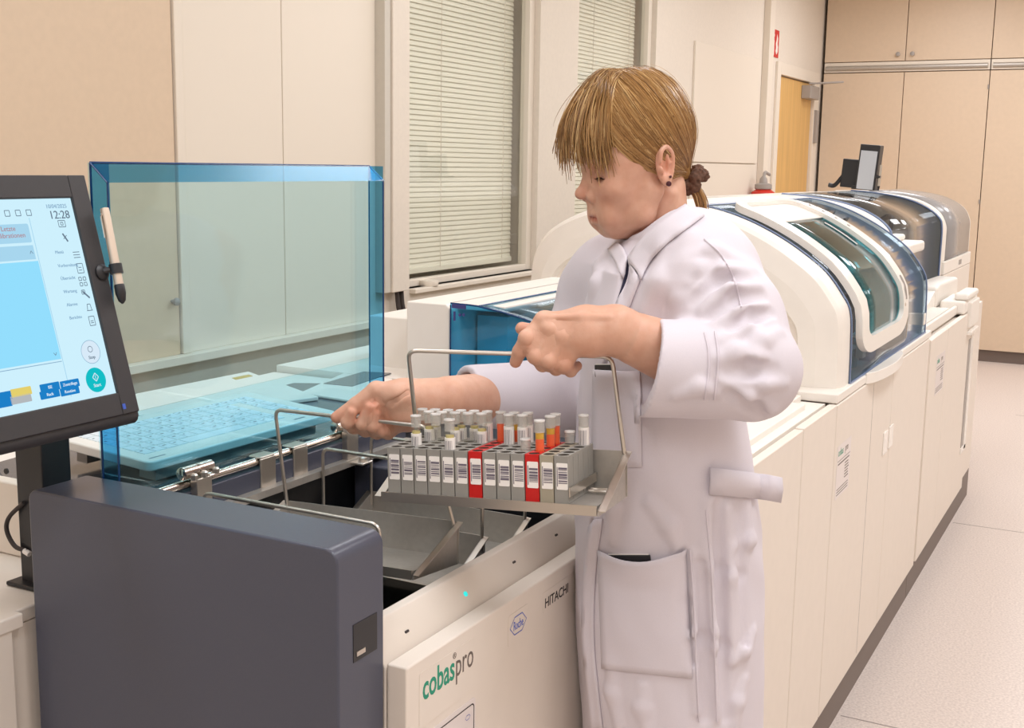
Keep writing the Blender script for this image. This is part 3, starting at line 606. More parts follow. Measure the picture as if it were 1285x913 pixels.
for (px, py, mt, wd) in ((64, 485, 'scr_btn', 'ISE'), (64, 494, 'scr_btn', 'Rack'), (89, 481, 'scr_btn', 'Zentrifuge'), (89, 490, 'scr_btn', 'Routine')):
    a, b = pm(px, py); ui('screen_button', a - 0.0125, a + 0.0125, b - 0.0042, b + 0.0042, mt, -0.0016, 0.001)
    text('button_word', wd, 0.0045, Fm, a, b - 0.0016, 'scr_stop', sc, -0.0013, align='CENTER')
for (px, py, mt) in ((28, 491, 'scr_yel'), (28, 500, 'scr_gray'), (3, 497, 'scr_btn'), (3, 506, 'scr_btn')):
    a, b = pm(px, py); ui('screen_button', a - 0.0125, a + 0.0125, b - 0.0042, b + 0.0042, mt, -0.0016, 0.001)
a, b = pm(154, 510); obj('power_led', MB().fbox(Fm, a - 0.002, a + 0.002, b - 0.003, b + 0.003, 0.002, 0.0026), 'blue', MO)
# post
p0 = obj('post', MB().box((-1.192, 0.968, 1.034), (-1.146, 1.012, 1.36)), 'black', MO, bevel=0.002)
p1 = ony(58, 600, 0.968)
obj('post_base', MB().box((-1.205, 0.955, 1.0305), (-1.135, 1.02, 1.036)), 'black', MO, bevel=0.002)
obj('tilt_arm', MB().box((-1.19, 0.78, 1.33), (-1.075, 0.99, 1.40)), 'black', MO, bevel=0.004)
ca, cbp = ony(27, 630, 0.966), ony(30, 690, 0.966)
obj('cable', MB().tube(catmull([ca + (0.004, 0, 0), ca + (-0.018, -0.004, -0.02), (ca + cbp) / 2 + (-0.024, -0.004, -0.008), cbp + (-0.012, -0.003, 0.004), cbp + (0.006, 0, 0)], 6), 0.0028, 8), 'inkdark', MO, smooth=True)
obj('cable_tie', MB().tube([cbp + (0.002, -0.001, 0), cbp + (0.011, -0.001, -0.003)], 0.0036, 8), 'label', MO)
# pen in a clip on the bezel edge
pa, pb = Fm(*pm(120, 264), 0.014), Fm(*pm(143, 384), 0.014)
dv = pb - pa; ax = nrm(dv); ln_ = np.linalg.norm(dv)
PN = thing('stylus_pen', 'silver stylus pen with black tip clipped to the edge of the large monitor', 'pen', pb)
obj('barrel', MB().lathe(pa, [(0.001, 0), (0.0046, 0.001), (0.0050, 0.006), (0.0050, ln_ * 0.80)], ax, 16), pbsdf('champagne_metal', srgb(214, 196, 178), 0.4, 0.5), PN, smooth=True)
obj('rubber_tip', MB().lathe(pa + ax * ln_ * 0.80, [(0.0054, 0), (0.0058, 0.002), (0.0058, 0.010), (0.0040, ln_ * 0.17), (0.001, ln_ * 0.2)], ax, 16), 'black', PN, smooth=True)
obj('pocket_clip', MB().tube([pa + ax * 0.006 + Fm.u * -0.004, pa + ax * 0.010 + Fm.u * -0.0075, pa + ax * 0.034 + Fm.u * -0.0075], 0.0010, 6), 'chrome', PN)
ck = Fm(*pm(134, 340), 0.0)
CL = thing('pen_clip', 'black pen holder clip stuck on the large monitor edge', 'clip', ck)
obj('button', MB().lathe(Fm(*pm(126, 342), 0.001), [(0.009, 0), (0.009, 0.003), (0.006, 0.005)], Fm.n, 20), 'black', CL, smooth=True)
c9 = pa + ax * ((Fm(*pm(138, 340), 0.014) - pa) @ ax)
obj('holder_ring', MB().lathe(c9 - ax * 0.005, [(0.0058, 0), (0.0072, 0), (0.0072, 0.011), (0.0058, 0.011)], ax, 18).tube([Fm(*pm(127, 341), 0.004), c9], 0.0035, 8), 'black', CL, smooth=True)
# ================================================================ rack sampler box behind the tank
RS = thing('rack_sampler', 'white box module with curved blue cover, standing behind the lifted tray', 'analyzer', (-1.1, 2.3, 0))
yb0 = 1.955
bx = lambda p: ony(*p, yb0)
x0, x1_ = bx((510, 378))[0], bx((566, 383))[0]; ztop = bx((540, 380))[2]
obj('housing', MB().prism_y([(x0, 1.128), (x0, ztop), (x1_ - 0.012, ztop), (x1_ - 0.003, ztop - 0.009), (x1_ - 0.003, 1.128)], yb0, 2.60), 'white', RS, bevel=0.003)
obj('housing_top', MB().box((x1_ - 0.02, yb0 + 0.03, ztop - 0.012), (x1_ + 0.10, 2.60, ztop)), 'white', RS, bevel=0.002)
lowz = bx((484, 397))[2]
obj('low_housing', MB().box((ony(463, 400, yb0 + 0.1)[0], yb0 + 0.10, 1.10), (x0 - 0.002, 2.60, ony(484, 397, yb0 + 0.1)[2])), 'white', RS, bevel=0.003)
obj('base', MB().box((-1.585, 1.948, 0.14), (-0.815, 2.60, 1.1315)), 'white', RS)
cp = catmull([(x1_, ztop + 0.002), (x1_ + 0.045, ztop + 0.001), (bx((610, 387))[0], ztop - 0.002), (bx((650, 398))[0], bx((650, 398))[2]), (bx((680, 410))[0], bx((680, 410))[2]), (-0.89, 1.225), (-0.83, 1.165), (-0.815, 1.128)], 5)
poly = [(p[0], p[1]) for p in cp] + [(x1_, 1.128)]
obj('cover_end', MB().prism_y(poly, yb0 - 0.003, yb0), 'cover_blue', RS)
xk = bx((618, 384))[0]
P = [[(p[0], y, p[1]) for y in np.linspace(yb0, 2.60, 6)] for p in cp if p[0] > x1_ + 0.06]
obj('cover_top', MB().grid(P), 'cover_top', RS, solid=0.003, smooth=True)
e_ = MB().tube([(p[0], yb0 - 0.0015, p[1] + 0.001) for p in cp], 0.0018, 6).tube([(x1_, yb0 - 0.0015, 1.13), (x1_, yb0 - 0.0015, ztop)], 0.0015, 6)
e_.tube([(x1_ + 0.062, yb0, ztop + 0.002), (x1_ + 0.062, 2.6, ztop + 0.002)], 0.0014, 6)
obj('cover_edge', e_, 'lid_edge', RS, smooth=True)
obj('pivot', MB().box((x1_ + 0.004, yb0 - 0.0045, ztop - 0.006), (x1_ + 0.035, yb0 - 0.003, ztop + 0.002)).box((x1_ + 0.008, yb0 - 0.0045, ztop - 0.03), (x1_ + 0.012, yb0 - 0.003, ztop - 0.012)).lathe((x1_ + 0.022, yb0 - 0.003, ztop - 0.018), [(0.003, 0), (0.003, 0.0015)], (0, -1, 0), 10).lathe((x1_ + 0.030, yb0 - 0.003, ztop - 0.017), [(0.003, 0), (0.003, 0.0015)], (0, -1, 0), 10), 'navy', RS)
obj('inside_wall', MB().box((x1_ + 0.002, yb0 + 0.10, 1.123), (x1_ + 0.07, 2.59, ztop - 0.03)), 'white', RS)
obj('inside_arm', MB().prism_y([(-1.05, 1.245), (-0.86, 1.215), (-0.86, 1.17), (-0.97, 1.19), (-0.98, 1.20), (-1.03, 1.21)], 2.05, 2.35), 'navy', RS, bevel=0.004)
obj('inside_cable', MB().tube(catmull([(-1.04, 2.04, 1.22), (-1.02, 2.03, 1.17), (-0.99, 2.03, 1.13)], 6), 0.004, 6), 'navy', RS)

# ================================================================ long run of analyzer benches
def bench(name, label, y0, y1, panels, ztop_, cat='analyzer', zk=0.145, xb=-1.75):
    t = thing(name, label, cat, (-0.95, (y0 + y1) / 2, 0))
    obj('carcass', MB().box((xb, y0, 0.14), (XF - 0.024, y1, ztop_ - 0.012)), 'white_panel', t)
    obj('kick_plate', MB().box((xb + 0.03, y0 + 0.002, 0.0), (XF - 0.026, y1 - 0.002, 0.14)), 'plinth', t)
    for (a, b, z1) in panels: obj('front_panel', MB().box((XF - 0.022, a + 0.0012, zk), (XF, b - 0.0012, z1)), 'white_panel', t, bevel=0.003)
    return t
A = bench('link_module', 'low white analyzer bench right beside the woman\'s coat back', 1.946, 2.958, ((1.948, 2.63, 0.975), (2.634, 2.956, 0.977)), 0.976, xb=-0.81)
obj('rear_body', MB().box((-1.75, 2.61, 0.14), (-0.812, 2.955, 0.962)), 'white', A)
ly = onz(972.5, 543, .977)
obj('deck_step', MB().box((-1.70, 2.61, 0.962), (-0.735, 2.955, 0.992)), 'white', A, bevel=0.003)
obj('deck_strip', MB().box((-0.735, 1.948, 0.962), (XF - 0.03, 2.956, 0.976)), 'white', A)
obj('deck_step', MB().box((-0.80, 1.96, 0.962), (-0.70, 2.86, 0.990)), 'white', A, bevel=0.003)
B = bench('chemistry_module', 'large white analyzer module with domed cover and small framed window door', 2.96, 4.40, ((2.96, 3.70, 0.974), (3.703, 4.36, 0.974)), 0.975)
for a, b in ((3.405, 3.409),): obj('panel_seam', MB().box((XF - 0.004, a, 0.16), (XF + 0.0002, b, 0.96)), 'grayplastic', B)
led = MB().box((-1.6, 2.965, 0.976), (XF - 0.002, 4.395, 1.0))
obj('ledge', led, 'white', B, bevel=0.004)
gh = MB()
gp = [(XF, 3.30), (XF + 0.018, 3.36), (XF + 0.03, 3.50), (XF + 0.03, 3.60), (XF + 0.018, 3.74), (XF, 3.80)]
gh.prism_z([(p[0], p[1]) for p in catmull([(a, b) for a, b in gp], 4)] + [(XF - 0.004, 3.80), (XF - 0.004, 3.30)], 0.975, 1.006)
obj('grip', gh, 'white_gloss', B, bevel=0.004)
for (ya, za) in ((3.565, 0.62), (3.70, 0.655)):
    pass
for px, py in ((1110, 555), (1117, 547)):
    p = onx(px, py, XF); obj('latch', MB().box((XF - 0.001, p[1] - 0.03, p[2] - 0.035), (XF + 0.004, p[1] + 0.03, p[2] + 0.035)), 'white_gloss', B, bevel=0.003)
# dome
FRONT = [(-0.660, 1.0), (-0.662, 1.10), (-0.668, 1.187), (-0.692, 1.233), (-0.734, 1.286), (-0.788, 1.328), (-0.855, 1.370), (-0.943, 1.412), (-1.036, 1.441), (-1.12, 1.452)]
BACK = [(-1.25, 1.458), (-1.36, 1.440), (-1.45, 1.408), (-1.515, 1.365), (-1.552, 1.305), (-1.562, 1.24), (-1.563, 1.19), (-1.563, 1.0)]
prof = [tuple(p) for p in catmull(FRONT + BACK, 5)]
fprof = [tuple(p) for p in catmull(FRONT, 5)]
def inset(poly, d):
    out = []; n = len(poly)
    for i in range(n):
        a, b, c = np.array(poly[i - 1]), np.array(poly[i]), np.array(poly[(i + 1) % n]); t = c - a; t = t / (np.linalg.norm(t) + 1e-9); nn = np.array([-t[1], t[0]])
        out.append(tuple(b + nn * d))
    return out
cx_, cz_ = -1.1, 1.0
def scale2(poly, s, sz=None): return [(cx_ + (x - cx_) * s, cz_ + (z - cz_) * (sz or s)) for x, z in poly]
nc = MB()
r0 = scale2(prof, 0.962, 0.955); n = len(prof)
rings = [([(x, z) for x, z in scale2(prof, 0.955, 0.945)], 3.045), (scale2(prof, 0.975, 0.968), 3.048), (scale2(prof, 0.992, 0.990), 3.062), (prof, 3.085), (prof, 3.138)]
for i in range(len(rings) - 1):
    (Pa, ya), (Pb, yb_) = rings[i], rings[i + 1]
    nc.add([(x, ya, z) for x, z in Pa] + [(x, yb_, z) for x, z in Pb], [(k, k + 1, n + k + 1, n + k) for k in range(n - 1)])
nc.add([(x, 3.045, z) for x, z in rings[0][0]], [tuple(range(n))]); nc.add([(x, 3.138, z) for x, z in prof], [tuple(range(n))])
obj('end_cap', nc, 'white', B, smooth=True)
# recessed end field with softly raised border
rec = scale2(prof, 0.80, 0.74)
rec = [(x, z) for x, z in scale2(prof, 0.82, 0.76)]
rim = MB(); n = len(prof)
oo, ii = scale2(prof, 0.955, 0.945), [(cx_ - 0.02 + (x - cx_) * 0.80, cz_ + (z - cz_) * 0.76) for x, z in prof]
mid_ = [((a[0] + b[0]) / 2, (a[1] + b[1]) / 2) for a, b in zip(oo, ii)]
for (Pa, ya), (Pb, yb_) in (((oo, 3.045), (mid_, 3.033)), ((mid_, 3.033), (ii, 3.030)), ((ii, 3.030), ([(x * 1, z) for x, z in [(cx_ - 0.02 + (x - cx_) * 0.785, cz_ + (z - cz_) * 0.745) for x, z in prof]], 3.041))):
    rim.add([(x, ya, z) for x, z in Pa] + [(x, yb_, z) for x, z in Pb], [(k, k + 1, n + k + 1, n + k) for k in range(n - 1)])
obj('end_border', rim, 'white', B, smooth=True)
ip = [(cx_ - 0.02 + (x - cx_) * 0.79, cz_ + (z - cz_) * 0.75) for x, z in prof]
obj('end_field', MB().prism_y(ip, 3.041, 3.044), 'white_panel', B)
obj('field_seam', MB().box((-1.363, 3.0385, 1.0), (-1.360, 3.042, 1.345)), 'grayplastic', B)
# far arch rim, back shell, interior
arch = MB(); n = len(fprof); off = inset(fprof, 0.0)
arch.prism_y(scale2(prof, 0.985, 0.98), 4.300, 4.316)
obj('far_cap', arch, 'white', B)
bs = [(-1.075, 1.0), (-1.075, 1.447)] + [tuple(p) for p in catmull([(-1.12, 1.452)] + BACK, 5)]
obj('back_shell', MB().prism_y(bs, 3.138, 4.318), 'white', B)
def surf(prof_, s, y, off):                 # s in 0..1 along the profile
    P_ = np.array(prof_); seg = np.linalg.norm(np.diff(P_, axis=0), axis=1); cum = np.concatenate([[0], np.cumsum(seg)]) ; L_ = cum[-1]; t = min(max(s, 0), 1) * L_
    i = min(np.searchsorted(cum, t, 'right') - 1, len(seg) - 1); f = (t - cum[i]) / seg[i]; p = P_[i] * (1 - f) + P_[i + 1] * f
    def tn(j): d = P_[min(j + 1, len(P_) - 1)] - P_[max(j - 1, 0)]; return d / np.linalg.norm(d)
    d = tn(i) * (1 - f) + tn(i + 1) * f; d = d / np.linalg.norm(d); nn = np.array([d[1], -d[0]])
    q = p + nn * off; return (q[0], y, q[1])
GS = 0.955                                    # glass reaches this far along the profile
def sheet(mb, s0, s1, y0, y1, off, ns=26, ny=4):
    return mb.grid([[surf(fprof, s, y, off) for y in np.linspace(y0, y1, ny)] for s in np.linspace(s0, s1, ns)])
obj('window_cover', sheet(MB(), 0.0, GS, 3.138, 4.318, 0.001), 'smoke', B, smooth=True, solid=0.003)
eg = MB()
for y in (3.1405, 4.3155): eg.tube([surf(fprof, s, y, 0.003) for s in np.linspace(0, GS, 40)], 0.0026, 6)
eg.tube([surf(fprof, 0.0, y, 0.003) for y in (3.138, 4.318)], 0.004, 6).tube([surf(fprof, GS, y, 0.003) for y in (3.138, 4.318)], 0.003, 6)
obj('cover_edge', eg, pbsdf('cover_edge_blue', srgb(112, 128, 160), 0.3), B, smooth=True)
# framed door on the cover
def ringsurf(outer, inner, d0, d1):
    mb = MB(); n = len(outer); Vs = []
    for poly_, d in ((outer, d0), (outer, d1), (inner, d1), (inner, d0)): Vs += [surf(fprof, s, y, d) for y, s in poly_]
    F = []
    for i in range(n):
        j = (i + 1) % n
        for k in range(4): F.append((k * n + i, k * n + j, ((k + 1) % 4) * n + j, ((k + 1) % 4) * n + i))
    return mb.add(Vs, F)
def rr_dense(u0, u1, v0, v1, ru, rv, nseg=14):
    c = []; n_ = 8
    for cx__, cy__, a in ((u1 - ru, v1 - rv, 0), (u0 + ru, v1 - rv, 90), (u0 + ru, v0 + rv, 180), (u1 - ru, v0 + rv, 270)):
        for k in range(n_ + 1):
            t = math.radians(a + 90 * k / n_); c.append((cx__ + ru * math.cos(t), cy__ + rv * math.sin(t)))
        # straight run to the next corner gets intermediate points
        nx = {0: (u0 + ru, v1), 90: (u0, v0 + rv), 180: (u1 - ru, v0), 270: (u1, v1 - rv)}[a]; p0_ = c[-1]
        for k in range(1, nseg): f = k / nseg; c.append((p0_[0] * (1 - f) + nx[0] * f, p0_[1] * (1 - f) + nx[1] * f))
    return c
dy0, dy1, ds0, ds1 = 3.185, 3.86, 0.085, 0.885
door = obj('door', ringsurf(rr_dense(dy0, dy1, ds0, ds1, 0.15, 0.09), rr_dense(dy0 + 0.085, dy1 - 0.085, ds0 + 0.06, ds1 - 0.03, 0.07, 0.045), 0.004, 0.022), 'white_gloss', B, smooth=True)
obj('door_glass', ringsurf(rr_dense(dy0 + 0.08, dy1 - 0.125, ds0 + 0.065, 0.72, 0.05, 0.035), [(y * 0.0001 + (dy0 + dy1) / 2 - 0.022, s * 0.0001 + 0.45) for y, s in rr_dense(dy0 + 0.08, dy1 - 0.125, ds0 + 0.065, 0.72, 0.05, 0.035)], 0.006, 0.006), 'teal', door, smooth=True) if False else None
dg = MB().grid([[surf(fprof, s, y, 0.008) for y in np.linspace(dy0 + 0.06, dy1 - 0.06, 4)] for s in np.linspace(ds0 + 0.05, 0.70, 26)])
obj('door_glass', dg, 'teal', door, smooth=True, solid=0.002)
dp = MB().grid([[surf(fprof, s, y, 0.009) for y in np.linspace(dy0 + 0.06, dy1 - 0.06, 3)] for s in np.linspace(0.70, ds1 - 0.02, 8)])
obj('door_shield', dp, 'white', door, smooth=True, solid=0.003)
hs_ = MB().tube([surf(fprof, s, dy1 - 0.045, 0.0215) for s in np.linspace(0.22, 0.31, 8)], 0.004, 6)
obj('pull_slot', hs_, 'grayplastic', door)
obj('screws', MB().lathe(surf(fprof, 0.20, dy1 - 0.06, 0.021), [(0.006, 0), (0.006, 0.002)], (1, 0, 0), 10), 'chrome', door)
for s in (0.60, 0.66, 0.72, 0.78): obj('rivet', MB().lathe(surf(fprof, s, dy1 - 0.045, 0.0215), [(0.006, 0), (0.006, 0.002)], nrm((0.55, 0, 0.83)), 10), 'grayplastic', door)
rt = MB()
for dyy, (sa, sb) in ((dy0 + 0.13, (0.50, 0.65)), (dy1 - 0.17, (0.50, 0.66))):
    rt.tube([surf(fprof, s, dyy, 0.0105) for s in np.linspace(sa, sb, 8)], 0.002, 5)
obj('guide_rails', rt, 'signwhite', door)
obj('cover_tab', MB().box((-0.664, 4.27, 1.03), (-0.655, 4.305, 1.07)), 'white_gloss', B, bevel=0.002)
# inside the dome
obj('inside_wall', MB().box((-1.074, 3.14, 1.0), (-1.06, 4.316, 1.40)), 'grayplastic', B)
ins = MB()
for (x, y, r, h0_, h1_) in ((-0.80, 3.42, 0.10, 1.001, 1.055), (-0.80, 3.42, 0.055, 1.055, 1.075), (-0.82, 3.70, 0.085, 1.001, 1.12)):
    ins.lathe((x, y, 0), [(r, h0_), (r, h1_)], seg=32)
obj('inside_disk', ins, pbsdf('reagent_teal', srgb(40, 150, 164), 0.35), B, smooth=True)
ins = MB().lathe((-0.86, 3.95, 0), [(0.20, 1.001), (0.20, 1.06), (0.17, 1.06), (0.17, 1.03)], seg=40).box((-1.05, 3.45, 1.0), (-0.90, 3.9, 1.16)).box((-0.98, 4.05, 1.0), (-0.80, 4.28, 1.22)).box((-0.72, 3.55, 1.001), (-0.69, 3.8, 1.04))
obj('inside_unit', ins, pbsdf('unit_bluegrey', srgb(120, 134, 150), 0.4), B)
ins = MB().lathe((-0.79, 3.60, 0), [(0.04, 1.0), (0.04, 1.17), (0.03, 1.19)], seg=20)
obj('inside_bottle', ins, pbsdf('maroon_bottle', srgb(110, 40, 60), 0.4), B, smooth=True)
obj('inside_blade', MB().prism_x([(3.86, 1.0), (3.95, 1.0), (4.02, 1.08), (4.10, 1.16), (4.16, 1.24), (4.10, 1.21), (4.06, 1.22), (4.0, 1.17), (3.96, 1.18), (3.90, 1.12), (3.86, 1.13)], -0.74, -0.72), 'navy', B)
obj('inside_nozzle', MB().box((-0.70, 3.40, 1.03), (-0.68, 3.44, 1.09)).box((-0.71, 3.38, 1.09), (-0.67, 3.46, 1.10)), 'signwhite', B)

# third module: grey cover set back behind a front deck
Cm = bench('immunology_module', 'white analyzer module with grey see-through dome set back behind a front deck', 4.402, 6.05, ((4.402, 4.805, 0.962), (4.809, 5.60, 0.962)), 0.963)
obj('front_lip', MB().box((XF - 0.05, 4.402, 0.963), (XF - 0.035, 5.30, 1.0)), 'white', Cm, bevel=0.004)
obj('front_deck', MB().box((-1.7, 4.402, 0.95), (XF - 0.05, 6.05, 0.985)), 'white', Cm, bevel=0.003)
sx = -0.868 + 0.660
ef = [(x + sx - (0.03 if z > 1.3 else 0.0) * 0, z) for x, z in FRONT[:9]] + [(-1.25, 1.455)]
ef = [(-0.866, 0.99), (-0.866, 1.15), (-0.867, 1.292), (-0.885, 1.341), (-0.95, 1.388), (-1.05, 1.425), (-1.187, 1.447), (-1.30, 1.455)]
eprof = [tuple(p) for p in catmull(ef, 5)]
efull = eprof + [(-1.6, 1.44), (-1.72, 1.36), (-1.74, 0.99)]
obj('near_cap', MB().prism_y(efull, 4.62, 4.72), 'white', Cm, bevel=0.006)
obj('far_cap', MB().prism_y(efull, 5.955, 6.04), 'white', Cm, bevel=0.006)
obj('back_shell', MB().prism_y([(-1.28, 0.99), (-1.28, 1.454), (-1.6, 1.44), (-1.72, 1.36), (-1.74, 0.99)], 4.72, 5.955), 'white', Cm)
obj('window_cover', MB().grid([[(x, y, z) for y in (4.72, 5.2, 5.955)] for x, z in eprof]), 'smoke_light', Cm, smooth=True, solid=0.003)
eg = MB()
for y in (4.722, 5.953): eg.tube([(x + 0.003, y, z + 0.001) for x, z in eprof], 0.005, 6)
eg.tube([(-0.862, 4.72, 0.992), (-0.862, 5.955, 0.992)], 0.006, 6)
obj('cover_edge', eg, bpy.data.materials['cover_edge_blue'], Cm, smooth=True)
obj('inside_wall', MB().box((-1.27, 4.73, 0.99), (-1.25, 5.95, 1.40)), 'grayplastic', Cm)
obj('inside_unit', MB().box((-1.2, 4.9, 0.986), (-1.0, 5.4, 1.20)).box((-1.15, 5.5, 0.986), (-0.95, 5.8, 1.28)).box((-0.91, 5.55, 0.986), (-0.88, 5.66, 1.05)), 'white_panel', Cm, bevel=0.01)
obj('inside_hose', MB().tube(catmull([(-1.0, 5.0, 1.2), (-0.95, 5.15, 1.32), (-1.0, 5.35, 1.36), (-1.05, 5.2, 1.30), (-0.98, 5.0, 1.28), (-0.95, 5.3, 1.22), (-1.0, 5.5, 1.25)], 8), 0.012, 8), 'dark', Cm, smooth=True)
# white arm block in front of the grey dome
ap = [ond(*p, 4.35) for p in ((1133, 302), (1150, 297), (1162, 305))]
pa_ = onx(1128, 313, -0.80); 
pa_ = onx(1161, 303, -0.765)
obj('hood_arm', MB().box((-0.98, pa_[1] - 0.30, pa_[2] - 0.035), (-0.765, pa_[1], pa_[2] + 0.005)).box((-0.98, pa_[1] - 0.24, pa_[2] + 0.005), (-0.83, pa_[1] - 0.05, pa_[2] + 0.03)).box((-0.862, pa_[1] - 0.22, 0.986), (-0.81, pa_[1] - 0.08, pa_[2] - 0.035)), 'white', Cm, bevel=0.012, seg=3)
# front deck objects
d1 = onz(1190, 372, 1.02)
db = MB().box((-0.80, 4.60, 0.985), (-0.70, 5.10, 0.998))
obj('deck_tray', MB().box((-0.84, 4.45, 0.985), (-0.705, 5.22, 0.995)), 'white_gloss', Cm, bevel=0.004)
obj('deck_block', MB().prism_x([(5.25, 0.985), (5.25, 1.075), (5.34, 1.085), (5.85, 1.075), (5.85, 0.985)], -0.86, -0.76), 'white', Cm, bevel=0.015, seg=3)
obj('deck_wedge', MB().prism_x([(4.95, 0.985), (5.25, 1.06), (5.25, 0.985)], -0.855, -0.77), 'white_gloss', Cm, bevel=0.003)
obj('end_block', MB().box((-0.75, 5.27, 0.963), (-0.648, 5.60, 1.02)).box((-0.70, 5.30, 1.02), (-0.640, 5.62, 1.05)), 'white', Cm, bevel=0.012, seg=3)
obj('end_panel', MB().box((XF - 0.02, 5.36, 0.90), (XF + 0.012, 5.62, 1.01)), 'white', Cm, bevel=0.006)
obj('end_grip', MB().box((XF - 0.02, 5.36, 0.868), (XF + 0.018, 5.60, 0.885)), 'white_gloss', Cm, bevel=0.004)
sl_ = MB().box((XF - 0.001, 5.44, 0.36), (XF + 0.002, 5.50, 0.84))
obj('side_slot', sl_, 'grayplastic', Cm)
obj('slot_border', MB().box((XF - 0.001, 5.505, 0.34), (XF + 0.006, 5.56, 0.86)).box((XF - 0.001, 5.43, 0.335), (XF + 0.006, 5.56, 0.36)), 'white_gloss', Cm, bevel=0.002)
# fourth module, farthest
Dm = thing('end_module', 'farthest white analyzer module with plain grey dome, next to the tall cabinets', 'analyzer', (-1.3, 6.8, 0))
df = [(-0.868, 1.125), (-0.868, 1.24), (-0.872, 1.30), (-0.91, 1.365), (-1.0, 1.415), (-1.12, 1.440), (-1.25, 1.452)]
dprof = [tuple(p) for p in catmull(df, 5)]
obj('body', MB().box((-1.8, 6.06, 0.14), (-0.855, 7.0, 1.06)), 'white_panel', Dm, bevel=0.004)
obj('kick_plate', MB().box((-1.78, 6.07, 0), (-0.88, 6.98, 0.14)), 'plinth', Dm)
obj('base_lip', MB().box((-1.8, 6.06, 1.062), (-0.855, 7.0, 1.124)), 'white', Dm, bevel=0.004)
obj('lip_recess', MB().box((-0.856, 6.55, 1.08), (-0.8535, 6.64, 1.105)), 'grayplastic', Dm)
dfull = dprof + [(-1.6, 1.44), (-1.72, 1.36), (-1.74, 1.125)]
obj('dome_core', MB().prism_y([(x - 0.006 if x > -1.3 else x, z - 0.004) for x, z in dfull], 6.07, 6.98), 'white_panel', Dm)
obj('dome_cover', MB().grid([[(x + 0.001, y, z + 0.001) for y in (6.14, 6.5, 6.96)] for x, z in dprof]), pbsdf('gray_cover', srgb(150, 146, 144), 0.22), Dm, smooth=True, solid=0.003)
rimd = MB()
for y0_, y1_ in ((6.06, 6.145), (6.955, 7.0)):
    rimd.prism_y(dfull, y0_, y1_)
obj('dome_rim', rimd, 'white', Dm, bevel=0.005)
# back-right service labels
def svc(px0, py0, px1, py1, lab, grp):
    pass
for k, (ya, yb_, z1, z0, lab) in enumerate(((2.99, 3.145, 0.862, 0.722, 'white machine label with green lettering on the bench panel nearest the woman'), (4.555, 4.755, 0.884, 0.735, 'white machine label with green lettering on the farther bench panel under the grey dome'))):
    Fq = frame((XF, ya, z0), (0, 1, 0), (0, 0, 1)); w_ = yb_ - ya; h_ = z1 - z0
    sv = obj('machine_label', MB().fbox(Fq, 0, w_, 0, h_, 0.0001, 0.0006), 'sticker', B if k == 0 else Cm); sv['label'] = lab
    text('green_print', 'cobas', h_ * 0.20, Fq, w_ * 0.06, h_ * 0.80, 'green', sv, 0.0007, sx=0.9); text('brown_print', 'pro', h_ * 0.20, Fq, w_ * 0.56, h_ * 0.80, 'brown', sv, 0.0007, sx=0.9)
    lb = MB().fbox(Fq, w_ * 0.05, w_ * 0.95, h_ * 0.70, h_ * 0.71, 0.0007, 0.0009)
    for q in range(6): lb.fbox(Fq, w_ * 0.60, w_ * (0.85 + 0.02 * (q % 3)), h_ * (0.56 - 0.055 * q), h_ * (0.58 - 0.055 * q), 0.0007, 0.0009)
    lb.fbox(Fq, w_ * 0.08, w_ * 0.9, h_ * 0.63, h_ * 0.655, 0.0007, 0.0009)
    for q in range(3): lb.fbox(Fq, w_ * 0.08, w_ * 0.9, h_ * (0.06 + 0.05 * q), h_ * (0.075 + 0.05 * q), 0.0007, 0.0009)
    obj('small_print', lb, 'brown', sv)
# far small monitor
f0 = ony(1068, 243, 6.3)
m0, m1, m2 = ony(1070, 181, 6.3), ony(1095, 183, 6.3), ony(1097, 242, 6.3)
Ff = frame(ony(1071.5, 243, 6.3), m1 - m0, (0, 0, 1)); fw_ = np.linalg.norm(m1 - m0); fh = m0[2] - m2[2] + 0.01
FM = thing('small_monitor', 'small black flat monitor with pale grey screen on the far module', 'monitor', Ff(fw_ / 2, -0.02, -0.1))
obj('casing', MB().fbox(Ff, 0, fw_, 0.024, fh, -0.09, 0), 'black', FM, bevel=0.004)
obj('screen', MB().fbox(Ff, fw_ * 0.08, fw_ * 0.90, 0.028, fh * 0.875, 0.0005, 0.002), pbsdf('off_screen', srgb(188, 192, 198), 0.2), FM)
obj('bracket', MB().fbox(Ff, -0.10, 0.02, 0.026, fh * 0.68, -0.15, -0.10).fbox(Ff, 0.02, 0.08, 0.05, 0.12, -0.12, -0.08), 'black', FM, bevel=0.004)
obj('cable', MB().tube(catmull([Ff(-0.06, 0.14, -0.12), Ff(-0.10, 0.07, -0.11), Ff(-0.13, 0.03, -0.11), Ff(-0.16, 0.03, -0.11)], 5), 0.012, 6), 'black', FM)
obj('post', MB().fbox(Ff, -0.03, 0.05, 0.022, 0.04, -0.14, -0.06), 'black', FM)
Fp2 = Ff
PN2 = thing('side_stylus', 'thin grey stylus clipped to the far small monitor', 'pen', Ff(fw_ + 0.02, 0.03, 0))
obj('barrel', MB().tube([Ff(fw_ + 0.018, fh * 0.20, 0.0), Ff(fw_ + 0.016, fh * 0.62, 0.0)], 0.0065, 8), 'steel', PN2, smooth=True)
obj('rubber_tip', MB().tube([Ff(fw_ + 0.0185, fh * 0.11, 0.0), Ff(fw_ + 0.018, fh * 0.20, 0.0)], [0.003, 0.007], 8), 'black', PN2)
obj('holder', MB().tube([Ff(fw_ - 0.005, fh * 0.38, -0.004), Ff(fw_ + 0.022, fh * 0.38, 0.0)], 0.009, 8), 'black', PN2)
